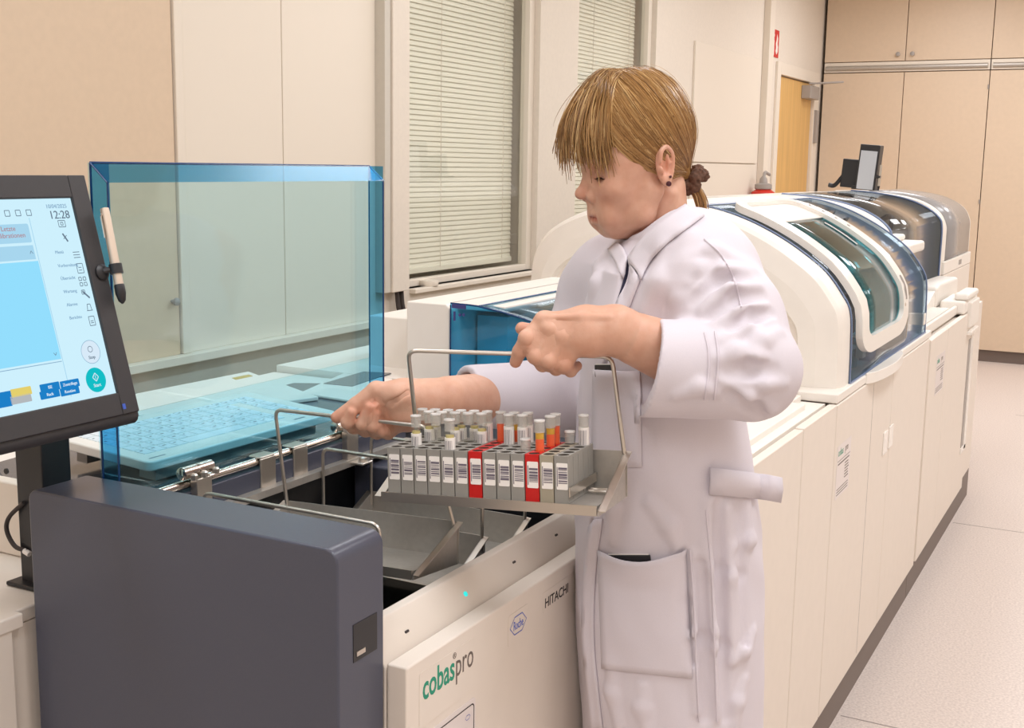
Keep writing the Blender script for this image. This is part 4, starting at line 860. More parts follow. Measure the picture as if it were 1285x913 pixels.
# ================================================================ trays, racks, tubes
RW, RL, RH = 0.0175, 0.0875, 0.0535
TX1, TYB, TZB = 0.266, 0.0945, 0.045
def tray(label, M, hpts, group):
    T = thing('rack_tray', label, 'tray', M=M, group=group)
    k = dict(parent=T, local=True)
    obj('floor', MB().box((-0.004, -0.006, -0.009), (TX1 - 0.006, TYB, -0.0005)), 'steel_dull', **k)
    obj('back_plate', MB().box((-0.004, TYB, -0.009), (TX1, TYB + 0.0015, TZB)), 'steel_dull', **k)
    obj('front_lip', MB().box((-0.005, -0.0085, -0.010), (TX1 - 0.004, -0.006, 0.0015)), 'steel', **k)
    for x, s in ((-0.005, 1), (TX1 - 0.003, -1)):
        g = MB().prism_x([(-0.008, -0.010), (-0.008, -0.004), (TYB, TZB), (TYB + 0.0015, TZB), (TYB + 0.0015, -0.010)], x, x + 0.0015)
        obj('end_gusset', g, 'steel_dull', **k)
        a, b = np.array([0, -0.008, -0.004]), np.array([0, TYB, TZB])
        w = 0.009 * (-1 if s > 0 else 1)
        obj('gusset_flange', MB().add([(x, *a[1:]), (x + w, *a[1:]), (x + w, *b[1:]), (x, *b[1:]), (x, a[1], a[2] - 0.0015), (x + w, a[1], a[2] - 0.0015), (x + w, b[1], b[2] - 0.0015), (x, b[1], b[2] - 0.0015)],
            [(0, 1, 2, 3), (7, 6, 5, 4), (0, 4, 5, 1), (1, 5, 6, 2), (2, 6, 7, 3), (3, 7, 4, 0)]), 'steel', **k)
    obj('wire_handle', MB().tube(fillet(hpts, 0.012, 6), 0.0026, 10), 'steel', smooth=True, **k)
    return T
def Mat3(o, ux, uy, uz):
    M = Matrix.Identity(4)
    for i in range(3): M[i][0], M[i][1], M[i][2], M[i][3] = ux[i], uy[i], uz[i], o[i]
    return M
def rot_zyx(yaw, tilt, pit):
    cz, sz, cy, sy, cx, sx_ = math.cos(yaw), math.sin(yaw), math.cos(tilt), math.sin(tilt), math.cos(pit), math.sin(pit)
    return np.array([[cz, -sz, 0], [sz, cz, 0], [0, 0, 1]]) @ np.array([[cy, 0, -sy], [0, 1, 0], [sy, 0, cy]]) @ np.array([[1, 0, 0], [0, cx, -sx_], [0, sx_, cx]])
RA = rot_zyx(0.100, 0.058, -0.043); OA = CC + (np.array([-0.812, 1.211, 1.145]) - CC) * (0.0175 / 0.0185)
LA = lambda p: OA + RA @ np.array(p, float)
IA = lambda p: RA.T @ (np.array(p, float) - OA)
dh = (LA((0.13, 0.05, 0.15))) @ ED
hA = [(-0.0045, TYB - 0.003, TZB - 0.012), IA(ond(512, 439.5, dh + 0.02)), IA(ond(768, 447.5, dh)), (TX1 - 0.001, TYB - 0.003, TZB - 0.012)]
hA_world = [LA(p) for p in hA]
TA = tray('steel tray full of grey and red sample racks, lifted by the woman\'s near hand', Mat3(OA, RA[:, 0], RA[:, 1], RA[:, 2]), hA, 'wire handled rack trays')
obj('side_fence', MB().box((13 * RW + 0.0006, -0.002, 0.008), (13 * RW + 0.002, RL + 0.004, 0.0185)), 'steel', TA, local=True)
obj('support_bar', MB().tube([(13 * RW + 0.002, 0.060, 0.003), (TX1 - 0.004, 0.060, 0.003)], 0.002, 8).tube([(13 * RW + 0.002, 0.070, 0.003), (TX1 - 0.004, 0.070, 0.003)], 0.002, 8), 'steel', TA, local=True)
I3 = np.eye(3)
# trays in the tank: handle measured from the photo, tray placed under it
def tank_tray(label, y, pl, pr, zfl):
    a = ony(*pl, y); b = ony(*pr, y)
    o = np.array([b[0] - (TX1 - 0.003), y - TYB, zfl])
    zz = (a[2] + b[2]) / 2 - zfl; xa = a[0] - o[0]
    xa = -0.004; 
    pts = [(-0.004, TYB - 0.003, TZB - 0.02), (-0.004, TYB - 0.003, zz), (TX1 - 0.003, TYB - 0.003, zz), (TX1 - 0.003, TYB - 0.003, TZB - 0.02)]
    return tray(label, Mat3(o, *I3), pts, 'wire handled rack trays')
TC = tank_tray('empty steel tray in the tank right behind the dark side cover', 1.115, (275, 619), (478, 659), 0.985)
TD = tank_tray('empty steel tray in the tank, behind the tilted lifted empty one', 1.375, (427, 563), (607, 594), 1.005)
TE = tank_tray('empty steel tray in the tank, farthest from the dark side cover', 1.485, (488, 544), (661, 578), 1.005)
# the lifted empty tray
bl_, br_ = ony(363, 628, 1.262), ony(559, 652, 1.262)
ux = nrm(br_ - bl_); pitB = -0.10; uy = np.array([0, math.cos(pitB), math.sin(pitB)]); uz = nrm(np.cross(ux, uy)); uy = np.cross(uz, ux)
RB = np.array([ux, uy, uz]).T; OB = bl_ - RB @ np.array([-0.004, TYB, TZB])
IB = lambda p: RB.T @ (np.array(p, float) - OB)
hb0, hb1 = ony(345, 513.5, 1.250), ony(536, 535, 1.250)
hB = [(-0.004, TYB - 0.003, TZB - 0.012), IB(hb0), IB(hb1), (TX1 - 0.003, TYB - 0.003, TZB - 0.012)]
TB = tray('empty steel tray tilted out of the tank by the woman\'s far hand', Mat3(OB, RB[:, 0], RB[:, 1], RB[:, 2]), hB, 'wire handled rack trays')

# racks: block with five round wells, label and barcode on the end
def rack_mesh():
    m = MB(); x0, x1 = 0.0006, RW - 0.0006; p = RL / 5; r = 0.0066; n = 16
    m.add([(x0, 0, 0), (x1, 0, 0), (x1, RL, 0), (x0, RL, 0), (x0, 0, RH), (x1, 0, RH), (x1, RL, RH), (x0, RL, RH)], [(0, 3, 2, 1), (0, 1, 5, 4), (1, 2, 6, 5), (2, 3, 7, 6), (3, 0, 4, 7)])
    for k in range(5):
        cx, cy = RW / 2, (k + 0.5) * p; sq = []
        for i in range(n):
            t = 2 * math.pi * i / n; c, s = math.cos(t), math.sin(t); f = 1 / max(abs(c), abs(s)); sq.append((cx + c * f * (x1 - x0) / 2, cy + s * f * p / 2, RH))
        ci = [(cx + r * math.cos(2 * math.pi * i / n), cy + r * math.sin(2 * math.pi * i / n), RH) for i in range(n)]
        m.add(sq + ci, [(i, (i + 1) % n, n + (i + 1) % n, n + i) for i in range(n)])
        lo = [(a, b, RH - 0.030) for a, b, c in ci]
        m.add(ci + lo, [(i, (i + 1) % n, n + (i + 1) % n, n + i) for i in range(n)] + [tuple(range(n, 2 * n))])
        if k: m.box((x1 - 0.0001, k * p - 0.0012, 0.002), (x1 + 0.0004, k * p + 0.0012, RH - 0.003))
    return m
ORD = ['first', 'second', 'third', 'fourth', 'fifth', 'sixth', 'seventh', 'eighth', 'ninth', 'tenth', 'eleventh', 'twelfth', 'thirteenth']
random.seed(11)
proto = {}; well_shade = None
def rack(i):
    kind = 'red' if i in (6, 10) else ('tan' if i == 11 else 'grey')
    M = Mat3(LA((i * RW, 0, 0.0)), RA[:, 0], RA[:, 1], RA[:, 2])
    if kind == 'red': lab = 'red sample rack near the middle of the lifted tray, grey racks either side' if i == 6 else 'red sample rack third from the tray\'s open right end'
    elif kind == 'tan': lab = 'tan grey sample rack between the red one and the last grey one'
    else: lab = '%s sample rack with white barcode label, %s' % ('grey', 'nearest the far hand, first of the row' if i == 0 else ('last of the row beside the empty tray end' if i == 12 else '%s in the row counted from the far hand' % ORD[i]))
    if kind in proto:
        o = proto[kind].copy(); COL.objects.link(o); o.matrix_basis = M
    else:
        o = obj('sample_rack', rack_mesh(), {'red': 'rack_red', 'tan': 'rack_tan', 'grey': 'rack'}[kind]); o.matrix_basis = M; proto[kind] = o
    for k in range(5):  # added dark lining in each hole, painting in its shade
        if well_shade is None: globals()['well_shade'] = obj('well_shade', MB().add([(RW / 2 + 0.0065 * math.cos(t), 0.5 * RL / 5 + 0.0065 * math.sin(t), z) for z in (RH - 0.0004, RH - 0.029) for t in np.linspace(0, 2 * math.pi, 17)[:-1]] , [(i, (i + 1) % 16, 16 + (i + 1) % 16, 16 + i) for i in range(16)] + [tuple(range(16, 32))]), 'well_shade', o, local=True)
        else:
            w_ = well_shade.copy(); COL.objects.link(w_); w_.parent = o; w_.location = (0, k * RL / 5, 0)
    tag(o, lab, 'rack', 'sample racks on the lifted tray')
    lb = obj('end_label', MB().prism(rrect(0.0030, RW - 0.0012, 0.0155, 0.0455, 0.0012, 3), lambda a, b: (a, -0.0006, b), lambda a, b: (a, -0.0001, b)), 'label', o, local=True)
    bars = MB(); z = 0.0225
    while z < 0.0385:
        h = random.choice((0.0006, 0.0010, 0.0016, 0.0024)); bars.box((0.0055, -0.0009, z), (RW - 0.0016, -0.0005, z + h)); z += h + random.choice((0.0006, 0.0010, 0.0014))
    obj('barcode', bars, 'ink', lb, local=True)
    obj('side_print', MB().box((0.0038, -0.0009, 0.019), (0.0046, -0.0005, 0.041)), 'ink', lb, local=True)
    return o
RACKS = [rack(i) for i in range(13)]
# tubes
TH = 0.0355                                      # height shown above the rack
def tube_parts(kind):
    P_ = []
    r = 0.0060
    z0 = -0.027
    body = MB(); n = 20; prof_ = [(0.0005, z0), (r * 0.7, z0 + 0.002), (r, z0 + 0.006), (r, TH), (r - 0.0009, TH), (r - 0.0009, z0 + 0.007), (0.0004, z0 + 0.003)]
    body.lathe((0, 0, 0), prof_, seg=n)
    P_.append(('tube_wall', body, 'tube'))
    ri = r - 0.0011
    if kind in ('orange', 'gel'):
        P_.append(('gel', MB().lathe((0, 0, 0), [(ri, z0 + 0.008), (ri, 0.0135 if kind == 'orange' else 0.019)], seg=16), 'gel'))
        P_.append(('serum', MB().lathe((0, 0, 0), [(ri, 0.0137 if kind == 'orange' else 0.0192), (ri, 0.0205)], seg=16), 'serum' if kind == 'orange' else 'gel'))
    elif kind == 'yellow':
        P_.append(('serum', MB().lathe((0, 0, 0), [(ri, z0 + 0.008), (ri, 0.0165)], seg=16), 'serum_pale'))
    else: P_.append(('serum', MB().lathe((0, 0, 0), [(ri, z0 + 0.008), (ri, -0.004)], seg=16), 'serum_pale'))
    if kind in ('yellow', 'label', 'short'):
        top = {'yellow': 0.0135, 'label': 0.0205, 'short': 0.006}[kind]
        P_.append(('paper_label', MB().lathe((0, 0, 0), [(r + 0.0003, -0.004), (r + 0.0003, top)], seg=20), 'label'))
        bm_ = MB(); random.seed(2)
        z = 0.0
        for k in range(9):
            t = -2.6 + k * 0.22; w_ = random.choice((0.05, 0.09)); q = []
            for t_ in (t, t + w_): q.append((math.cos(t_) * (r + 0.0006), math.sin(t_) * (r + 0.0006)))
            bm_.add([(q[0][0], q[0][1], -0.001), (q[1][0], q[1][1], -0.001), (q[1][0], q[1][1], top - 0.003), (q[0][0], q[0][1], top - 0.003)], [(0, 1, 2, 3)])
        P_.append(('label_bars', bm_, 'ink'))
    P_.append(('tube_top', MB().lathe((0, 0, 0), [(r + 0.0001, 0.0212), (r + 0.0001, TH - 0.0022), (r - 0.0005, TH - 0.0022), (r - 0.0005, 0.0212)], seg=20), 'frost'))
    P_.append(('rim', MB().lathe((0, 0, 0), [(r + 0.0002, TH - 0.002), (r + 0.0005, TH - 0.001), (r + 0.0002, TH), (r - 0.001, TH), (r - 0.001, TH - 0.002)], seg=20), 'cap_clear'))
    return P_
KW = {'orange': 'yellow and orange filled tube', 'gel': 'orange filled tube', 'yellow': 'labelled pale yellow tube', 'label': 'tube with tall label', 'short': 'low labelled tube', 'clear': 'plain clear tube'}
TUBES = [(526, 559, 'yellow'), (539.6, 552, 'yellow'), (549.5, 549.6, 'yellow'), (555, 545, 'clear'), (565, 564.5, 'yellow'), (576, 557.5, 'yellow'), (585, 553, 'yellow'), (595, 547, 'yellow'),
    (610.5, 553, 'label'), (626, 554, 'gel'), (636, 547, 'orange'), (652.5, 553, 'label'), (667, 553, 'label'), (678, 567, 'orange'), (688, 559, 'orange'), (697, 554, 'gel'), (719.6, 553, 'short'), (736, 555, 'label'),
    (658, 562, 'shortgel'), (572, 541, 'clear'), (588, 541, 'clear'), (536, 545, 'clear'), (607, 541, 'yellow'), (644, 541, 'label'), (545, 541, 'clear')]
tproto = {}; used = set()
def proj(p):
    c = RC.T @ (np.array(p) - CC); return CX + FPX * c[0] / c[2], CY + FPX * c[1] / c[2]
slots = {(i, j): proj(LA(((i + 0.5) * RW, (j + 0.5) * RL / 5, RH))) for i in range(13) for j in range(5)}
for px, py, kind in TUBES:
    best = min((k for k in slots if k not in used), key=lambda k: (slots[k][0] - px) ** 2 + 2.0 * (slots[k][1] + 3 - py) ** 2)
    used.add(best); i, j = best; dz = 0.0
    kk = kind
    if kind == 'short': dz = -0.020
    if kind == 'shortgel': dz = -0.022; kk = 'gel'
    M = Mat3(LA(((i + 0.5) * RW, (j + 0.5) * RL / 5, RH + dz)), RA[:, 0], RA[:, 1], RA[:, 2])
    lab = '%s in the %s rack from the far hand, %s hole' % (KW[kk], ORD[i], ORD[j])
    if kk in tproto:
        src = tproto[kk]; T = src.copy(); COL.objects.link(T); T.matrix_basis = M
        for ch in [x for x in COL.objects if x.parent == src]:
            c = ch.copy(); COL.objects.link(c); c.parent = T
    else:
        T = thing('sample_tube', '', 'tube', M=M); tproto[kk] = T
        for nm, mb, mt in tube_parts(kk): obj(nm, mb, mt, T, local=True, smooth=True)
    tag(T, lab, 'tube', 'sample tubes in the racks')
# ================================================================ distance-field modelling (used for the person)
class Field:
    def __init__(s): s.ops = []
    def add(s, fn, c, R, k=0.0, op='u'): s.ops.append((fn, np.array(c, np.float64), float(R), k, op)); return s
    def cap(s, A, B, r1, r2=None, k=0.0, op='u'):
        A = np.array(A, float); B = np.array(B, float); r2 = r1 if r2 is None else r2; BA = B - A; L2 = BA @ BA + 1e-12
        def fn(P):
            t = np.clip(((P - A) @ BA) / L2, 0, 1); return np.linalg.norm(P - A - t[:, None] * BA, axis=1) - (r1 + (r2 - r1) * t)
        return s.add(fn, (A + B) / 2, np.sqrt(L2) / 2 + max(r1, r2), k, op)
    def chain(s, pts, rs, k=0.0, op='u', kk=None):
        if not hasattr(rs, '__len__'): rs = [rs] * len(pts)
        for i in range(len(pts) - 1): s.cap(pts[i], pts[i + 1], rs[i], rs[i + 1], k if kk is None or i == 0 else kk, op)
        return s
    def ell(s, c, r, M=None, k=0.0, op='u'):
        c = np.array(c, float); r = np.array(r, float); M = np.eye(3) if M is None else np.array(M, float)   # rows of M: axes
        def fn(P):
            q = (P - c) @ M.T; k0 = np.linalg.norm(q / r, axis=1); k1 = np.linalg.norm(q / (r * r), axis=1) + 1e-9
            return k0 * (k0 - 1) / k1
        return s.add(fn, c, r.max(), k, op)
    def eval(s, P, bc=None, br=0.0, margin=0.05):
        d = np.full(len(P), 1.0)
        for fn, c, R, k, op in s.ops:
            if bc is not None and R < 50 and np.linalg.norm(bc - c) - R - br > margin + k: continue
            e = fn(P)
            if op == 'u':
                if k > 0:
                    h = np.maximum(k - np.abs(d - e), 0) / k; d = np.minimum(d, e) - h * h * k * 0.25
                else: d = np.minimum(d, e)
            elif op == 's':
                e = -e
                if k > 0:
                    h = np.maximum(k - np.abs(d - e), 0) / k; d = np.maximum(d, e) + h * h * k * 0.25
                else: d = np.maximum(d, e)
            elif op == 'i': d = np.maximum(d, e)
            elif op == 'd': d = d + e                      # displacement
        return d
def nets(F, lo, hi, vox, n=10, slack=1.6):
    """surface nets over the active blocks of a sparse grid"""
    lo = np.array(lo, float); hi = np.array(hi, float); bs = n * vox
    nb = np.ceil((hi - lo) / bs).astype(int); br = bs * 0.87
    I = np.stack(np.meshgrid(*[np.arange(k) for k in nb], indexing='ij'), -1).reshape(-1, 3)
    # coarse pass in groups
    cent = lo + (I + 0.5) * bs; g = 4; key = (I // g); uk, inv = np.unique(key, axis=0, return_inverse=True); inv = inv.ravel(); order = np.argsort(inv, kind='stable'); cuts = np.searchsorted(inv[order], np.arange(len(uk) + 1))
    act = []
    for a in range(len(uk)):
        ids = order[cuts[a]:cuts[a + 1]]; c = lo + (uk[a] + 0.5) * bs * g
        d = F.eval(cent[ids], c, bs * g * 0.87, margin=0.08); act.append(ids[np.abs(d) < br * slack])
    act = np.concatenate(act); base = np.stack(np.meshgrid(*[np.arange(n + 1)] * 3, indexing='ij'), -1).reshape(-1, 3)
    BIG = 1 << 20; keyf = lambda C: (C[:, 0].astype(np.int64) * BIG + C[:, 1]) * BIG + C[:, 2]
    VK, VP, EDG = [], [], []
    co_ = np.array([[i, j, k] for i in (0, 1) for j in (0, 1) for k in (0, 1)])
    ce = [(a, b) for a in range(8) for b in range(a + 1, 8) if np.abs(co_[a] - co_[b]).sum() == 1]
    for b in act:
        o = I[b] * n; P = lo + (o + base) * vox; bc = cent[b]
        d = F.eval(P, bc, br, margin=0.03).reshape(n + 1, n + 1, n + 1)
        if d.min() > 0 or d.max() < 0: continue
        sgn = d < 0; cs = np.zeros((n, n, n), int)
        for q in co_: cs += sgn[q[0]:q[0] + n, q[1]:q[1] + n, q[2]:q[2] + n]
        cells = np.argwhere((cs > 0) & (cs < 8))
        if len(cells) == 0: continue
        dv = np.stack([d[cells[:, 0] + q[0], cells[:, 1] + q[1], cells[:, 2] + q[2]] for q in co_], 1)
        acc = np.zeros((len(cells), 3)); cnt = np.zeros(len(cells))
        for a, c in ce:
            da, dc = dv[:, a], dv[:, c]; m = (da < 0) != (dc < 0); t = np.where(m, da / (da - dc + 1e-20), 0)
            acc += np.where(m[:, None], co_[a] + t[:, None] * (co_[c] - co_[a]), 0); cnt += m
        VP.append(lo + (o + cells + acc / cnt[:, None]) * vox); VK.append(keyf(o + cells))
        for ax in range(3):
            s0 = [slice(0, n)] * 3; s1 = [slice(0, n)] * 3; s1[ax] = slice(1, n + 1)
            A_, B_ = sgn[tuple(s0)], sgn[tuple(s1)]; e = np.argwhere(A_ != B_)
            if len(e): EDG.append(np.column_stack([o + e, np.full(len(e), ax), A_[e[:, 0], e[:, 1], e[:, 2]]]))
    VK = np.concatenate(VK); VP = np.concatenate(VP); srt = np.argsort(VK); VK = VK[srt]; VP = VP[srt]; E = np.concatenate(EDG)
    quads = []
    for ax in range(3):
        e = E[E[:, 3] == ax]; u, v = [(1, 2), (2, 0), (0, 1)][ax]; Q = []
        for du, dv_ in ((0, 0), (1, 0), (1, 1), (0, 1)):
            C = e[:, :3].copy(); C[:, u] -= du; C[:, v] -= dv_; kk = keyf(C); ix = np.searchsorted(VK, kk); ix = np.clip(ix, 0, len(VK) - 1); Q.append(np.where(VK[ix] == kk, ix, -1))
        Q = np.column_stack(Q); ok = (Q >= 0).all(1); Q = Q[ok]; fl = e[ok, 4] > 0
        Q[~fl] = Q[~fl][:, ::-1]; quads.append(Q)
    return VP, np.concatenate(quads)
def field_mesh(name, parts, mat, parent, relax=0):
    V = []; Fq = []; o = 0
    for VP, Q in parts: V.append(VP); Fq.append(Q + o); o += len(VP)
    V = np.concatenate(V); Fq = np.concatenate(Fq); me = bpy.data.meshes.new(name)
    me.vertices.add(len(V)); me.vertices.foreach_set('co', V.astype(np.float32).ravel()); me.loops.add(len(Fq) * 4); me.loops.foreach_set('vertex_index', Fq.astype(np.int32).ravel())
    me.polygons.add(len(Fq)); me.polygons.foreach_set('loop_start', np.arange(0, len(Fq) * 4, 4, dtype=np.int32)); me.polygons.foreach_set('loop_total', np.full(len(Fq), 4, np.int32))
    me.polygons.foreach_set('use_smooth', np.ones(len(Fq), bool)); me.update(calc_edges=True); me.validate()
    o = bpy.data.objects.new(name, me); COL.objects.link(o); me.materials.append(MAT[mat] if isinstance(mat, str) else mat)
    if parent is not None: o.parent = parent; o.matrix_parent_inverse = parent_world(parent).inverted()
    return o
def trace(F, px, py, near=0.9, far=2.3):
    r = nrm(ray(px, py)); t = near
    for i in range(160):
        p = CC + r * t; d = F.eval(p[None], p, 0.0, margin=0.25)[0]
        if d < 0.0004: break
        t += min(max(d, 0.0005), 0.05) * 0.8
        if t > far: return None
    e = 0.003; g = np.array([F.eval((p + v)[None], p, 0, 0.1)[0] - F.eval((p - v)[None], p, 0, 0.1)[0] for v in np.eye(3) * e])
    return p, nrm(g)
J = lambda px, py, d: ond(px, py, d)
# ================================================================ PERSON
MAT['skin'] = pbsdf('skin', srgb(222, 168, 142), 0.5, sss=0.12)
def skin_nodes():
    m = MAT['skin']; b = m.node_tree.nodes['Principled BSDF']
    at = N(m, 'ShaderNodeVertexColor', layer_name='tint'); tc = N(m, 'ShaderNodeTexCoord'); nz = N(m, 'ShaderNodeTexNoise'); nz.inputs['Scale'].default_value = 55; nz.inputs['Detail'].default_value = 5
    L(m, tc, 'Object', nz, 'Vector')
    rp = N(m, 'ShaderNodeValToRGB'); rp.color_ramp.elements[0].color = srgb(208, 156, 130); rp.color_ramp.elements[1].color = srgb(219, 172, 147); rp.color_ramp.elements[0].position = 0.3; rp.color_ramp.elements[1].position = 0.72
    L(m, nz, 'Fac', rp, 'Fac')
    mx = N(m, 'ShaderNodeMixRGB', blend_type='MULTIPLY'); mx.inputs['Fac'].default_value = 1.0; L(m, rp, 'Color', mx, 'Color1'); L(m, at, 'Color', mx, 'Color2'); L(m, mx, 'Color', b, 'Base Color')
    n2 = N(m, 'ShaderNodeTexNoise'); n2.inputs['Scale'].default_value = 420; L(m, tc, 'Object', n2, 'Vector'); bp = N(m, 'ShaderNodeBump'); bp.inputs['Strength'].default_value = 0.12; bp.inputs['Distance'].default_value = 0.001
    L(m, n2, 'Fac', bp, 'Height'); L(m, bp, 'Normal', b, 'Normal')
skin_nodes()
MAT['coat'] = noise_color(pbsdf('lab_coat_cotton', srgb(214, 206, 212), 0.85), 900, 0.02, bump=0.15, dist=0.0004)
MAT['coat_edge'] = pbsdf('coat_seam', srgb(214, 205, 212), 0.85)
MAT['blouse'] = pbsdf('navy_top', srgb(44, 42, 66), 0.8)
MAT['trousers'] = pbsdf('dark_trousers', srgb(52, 54, 66), 0.85)
MAT['shoe'] = pbsdf('white_clog', srgb(225, 220, 214), 0.5)
DH = 1.60
HS = np.linalg.norm(J(791, 200, DH) - J(790, 200, DH)) / 0.107           # metres per head-centimetre
HC = J(790, 200, DH); PSI = math.radians(13)
FW = -math.cos(PSI) * ER - math.sin(PSI) * ED; LF = math.sin(PSI) * ER - math.cos(PSI) * ED; UP = np.array([0, 0, 1.0])
H = lambda f, l, z: HC + (FW * f + LF * l + UP * z) * HS
HM = np.array([FW, LF, UP])
def pitch(deg): t = math.radians(deg); return np.array([FW * math.cos(t) + UP * math.sin(t), LF, -FW * math.sin(t) + UP * math.cos(t)])
S = Field(); c_ = HS
# cranium, face mass, jaw
S.ell(H(-1.0, 0, 3.0), np.array((7.6, 6.9, 7.9)) * c_, HM)
S.ell(H(1.6, 0, -1.6), np.array((4.7, 6.0, 6.4)) * c_, pitch(-10), k=2.2 * c_)
S.ell(H(1.0, 0, -5.6), np.array((4.0, 4.9, 4.6)) * c_, pitch(-14), k=2.0 * c_)
S.chain([H(-1.6, 5.1, -4.0), H(-0.6, 4.6, -7.2), H(2.2, 1.8, -9.3)], [1.5 * c_, 1.3 * c_, 1.2 * c_], k=1.3 * c_)
S.chain([H(-1.6, -5.1, -4.0), H(-0.6, -4.6, -7.2), H(2.2, -1.8, -9.3)], [1.5 * c_, 1.3 * c_, 1.2 * c_], k=1.3 * c_)
S.ell(H(2.7, 0, -8.95), np.array((1.35, 1.7, 1.3)) * c_, HM, k=0.9 * c_)                  # chin
S.ell(H(0.2, 0, -9.3), np.array((2.6, 2.6, 1.1)) * c_, HM, k=1.2 * c_)                     # under the chin
for s in (1, -1):
    S.ell(H(3.3, 3.5 * s, -3.9), np.array((1.5, 1.9, 1.3)) * c_, HM, k=1.6 * c_)             # cheek
    S.ell(H(3.6, 2.5 * s, -7.5), np.array((1.2, 1.6, 1.7)) * c_, HM, k=1.4 * c_)            # jowl by the mouth
    S.cap(H(4.75, 1.2 * s, -0.4), H(3.4, 4.4 * s, -0.1), 0.95 * c_, 0.8 * c_, k=1.0 * c_)       # brow ridge
    S.ell(H(5.55, 2.9 * s, -1.9), np.array((1.25, 1.6, 1.15)) * c_, HM, k=1.0 * c_, op='s')     # socket
    S.ell(H(3.75, 3.05 * s, -1.9), np.array((1.22, 1.45, 1.12)) * c_, HM, k=0.3 * c_)       # lowered lid over the eye
    S.cap(H(4.75, 2.2 * s, -2.45), H(4.25, 4.0 * s, -2.5), 0.13 * c_, k=0.25 * c_, op='s')      # lash line
    S.cap(H(4.55, 2.2 * s, -3.15), H(3.9, 4.1 * s, -3.2), 0.16 * c_, k=0.4 * c_, op='s')       # under-eye crease
# nose
S.cap(H(4.9, 0, -1.0), H(6.5, 0, -4.3), 0.66 * c_, 0.70 * c_, k=0.7 * c_)
S.ell(H(6.6, 0, -4.65), np.array((0.9, 0.85, 0.78)) * c_, HM, k=0.45 * c_)
for s in (1, -1):
    S.ell(H(5.25, 1.3 * s, -4.95), np.array((1.0, 0.72, 0.8)) * c_, pitch(-15), k=0.5 * c_)
    S.ell(H(5.75, 0.62 * s, -5.62), np.array((0.48, 0.30, 0.35)) * c_, HM, k=0.15 * c_, op='s')
    S.chain([H(4.0, 2.3 * s, -7.9), H(3.5, 2.6 * s, -8.8)], [0.12 * c_, 0.10 * c_], k=0.5 * c_, op='s')
    for dz in (0, 0.5): S.cap(H(3.0, 4.9 * s, -2.3 - dz), H(1.9, 5.5 * s, -2.2 - dz * 1.8), 0.06 * c_, k=0.25 * c_, op='s')
S.cap(H(5.1, 0, -5.6), H(4.8, 0, -6.8), 0.75 * c_, 0.8 * c_, k=0.6 * c_)                       # philtrum
S.chain([H(4.3, 1.9, -7.55), H(4.75, 0.9, -7.2), H(4.85, 0, -7.2), H(4.75, -0.9, -7.2), H(4.3, -1.9, -7.55)], [0.28 * c_, 0.52 * c_, 0.55 * c_, 0.52 * c_, 0.28 * c_], k=0.3 * c_)
S.chain([H(4.0, 1.8, -7.9), H(4.35, 0.8, -8.25), H(4.4, 0, -8.3), H(4.35, -0.8, -8.25), H(4.0, -1.8, -7.9)], [0.25 * c_, 0.5 * c_, 0.55 * c_, 0.5 * c_, 0.25 * c_], k=0.35 * c_)
S.chain([H(4.1, 2.15, -7.8), H(4.95, 0.9, -7.72), H(5.15, 0, -7.7), H(4.95, -0.9, -7.72), H(4.1, -2.15, -7.8)], [0.12 * c_, 0.10 * c_, 0.10 * c_, 0.10 * c_, 0.12 * c_], k=0.2 * c_, op='s')
S.cap(H(4.35, 1.0, -9.25), H(4.35, -1.0, -9.25), 0.35 * c_, k=0.7 * c_, op='s')
# ears
for s in (1, -1):
    e0 = H(-2.4, 6.7 * s, -0.7); EM = np.array([FW * 0.86 + LF * s * 0.45 + UP * 0.0, -FW * 0.45 + LF * s * 0.86, UP]); t = math.radians(12)
    EM2 = np.array([EM[0] * math.cos(t) - EM[2] * math.sin(t), EM[1], EM[0] * math.sin(t) + EM[2] * math.cos(t)])
    ax_ = lambda x, y, z, e0=e0, EM2=EM2: e0 + (EM2[0] * x + EM2[1] * y + EM2[2] * z) * c_
    S.ell(ax_(0, 0, 0), np.array((1.35, 0.55, 2.45)) * c_, EM2, k=0.5 * c_)
    hel = [ax_(1.0, 0.35, 0.6), ax_(0.75, 0.5, 1.9), ax_(-0.2, 0.55, 2.35), ax_(-1.15, 0.55, 1.5), ax_(-1.3, 0.5, 0.2), ax_(-0.75, 0.45, -1.5), ax_(0.1, 0.4, -2.2)]
    S.ell(ax_(0.1, 0.62, 0.35), np.array((0.95, 0.5, 1.6)) * c_, EM2, k=0.3 * c_, op='s')
    S.chain([tuple(p) for p in catmull(hel, 3)], 0.30 * c_, k=0.12 * c_)
    S.chain([ax_(-0.45, 0.35, 1.2), ax_(-0.6, 0.4, 0.2), ax_(-0.1, 0.35, -0.8)], 0.24 * c_, k=0.2 * c_)
    S.ell(ax_(0.15, 0.35, -2.0), np.array((0.75, 0.42, 0.8)) * c_, EM2, k=0.3 * c_)
    S.ell(ax_(0.95, 0.45, -0.5), np.array((0.35, 0.35, 0.55)) * c_, EM2, k=0.25 * c_)
    S.ell(ax_(0.25, 0.55, -0.35), np.array((0.55, 0.5, 0.8)) * c_, EM2, k=0.25 * c_, op='s')
    if s == 1: EAR = ax_
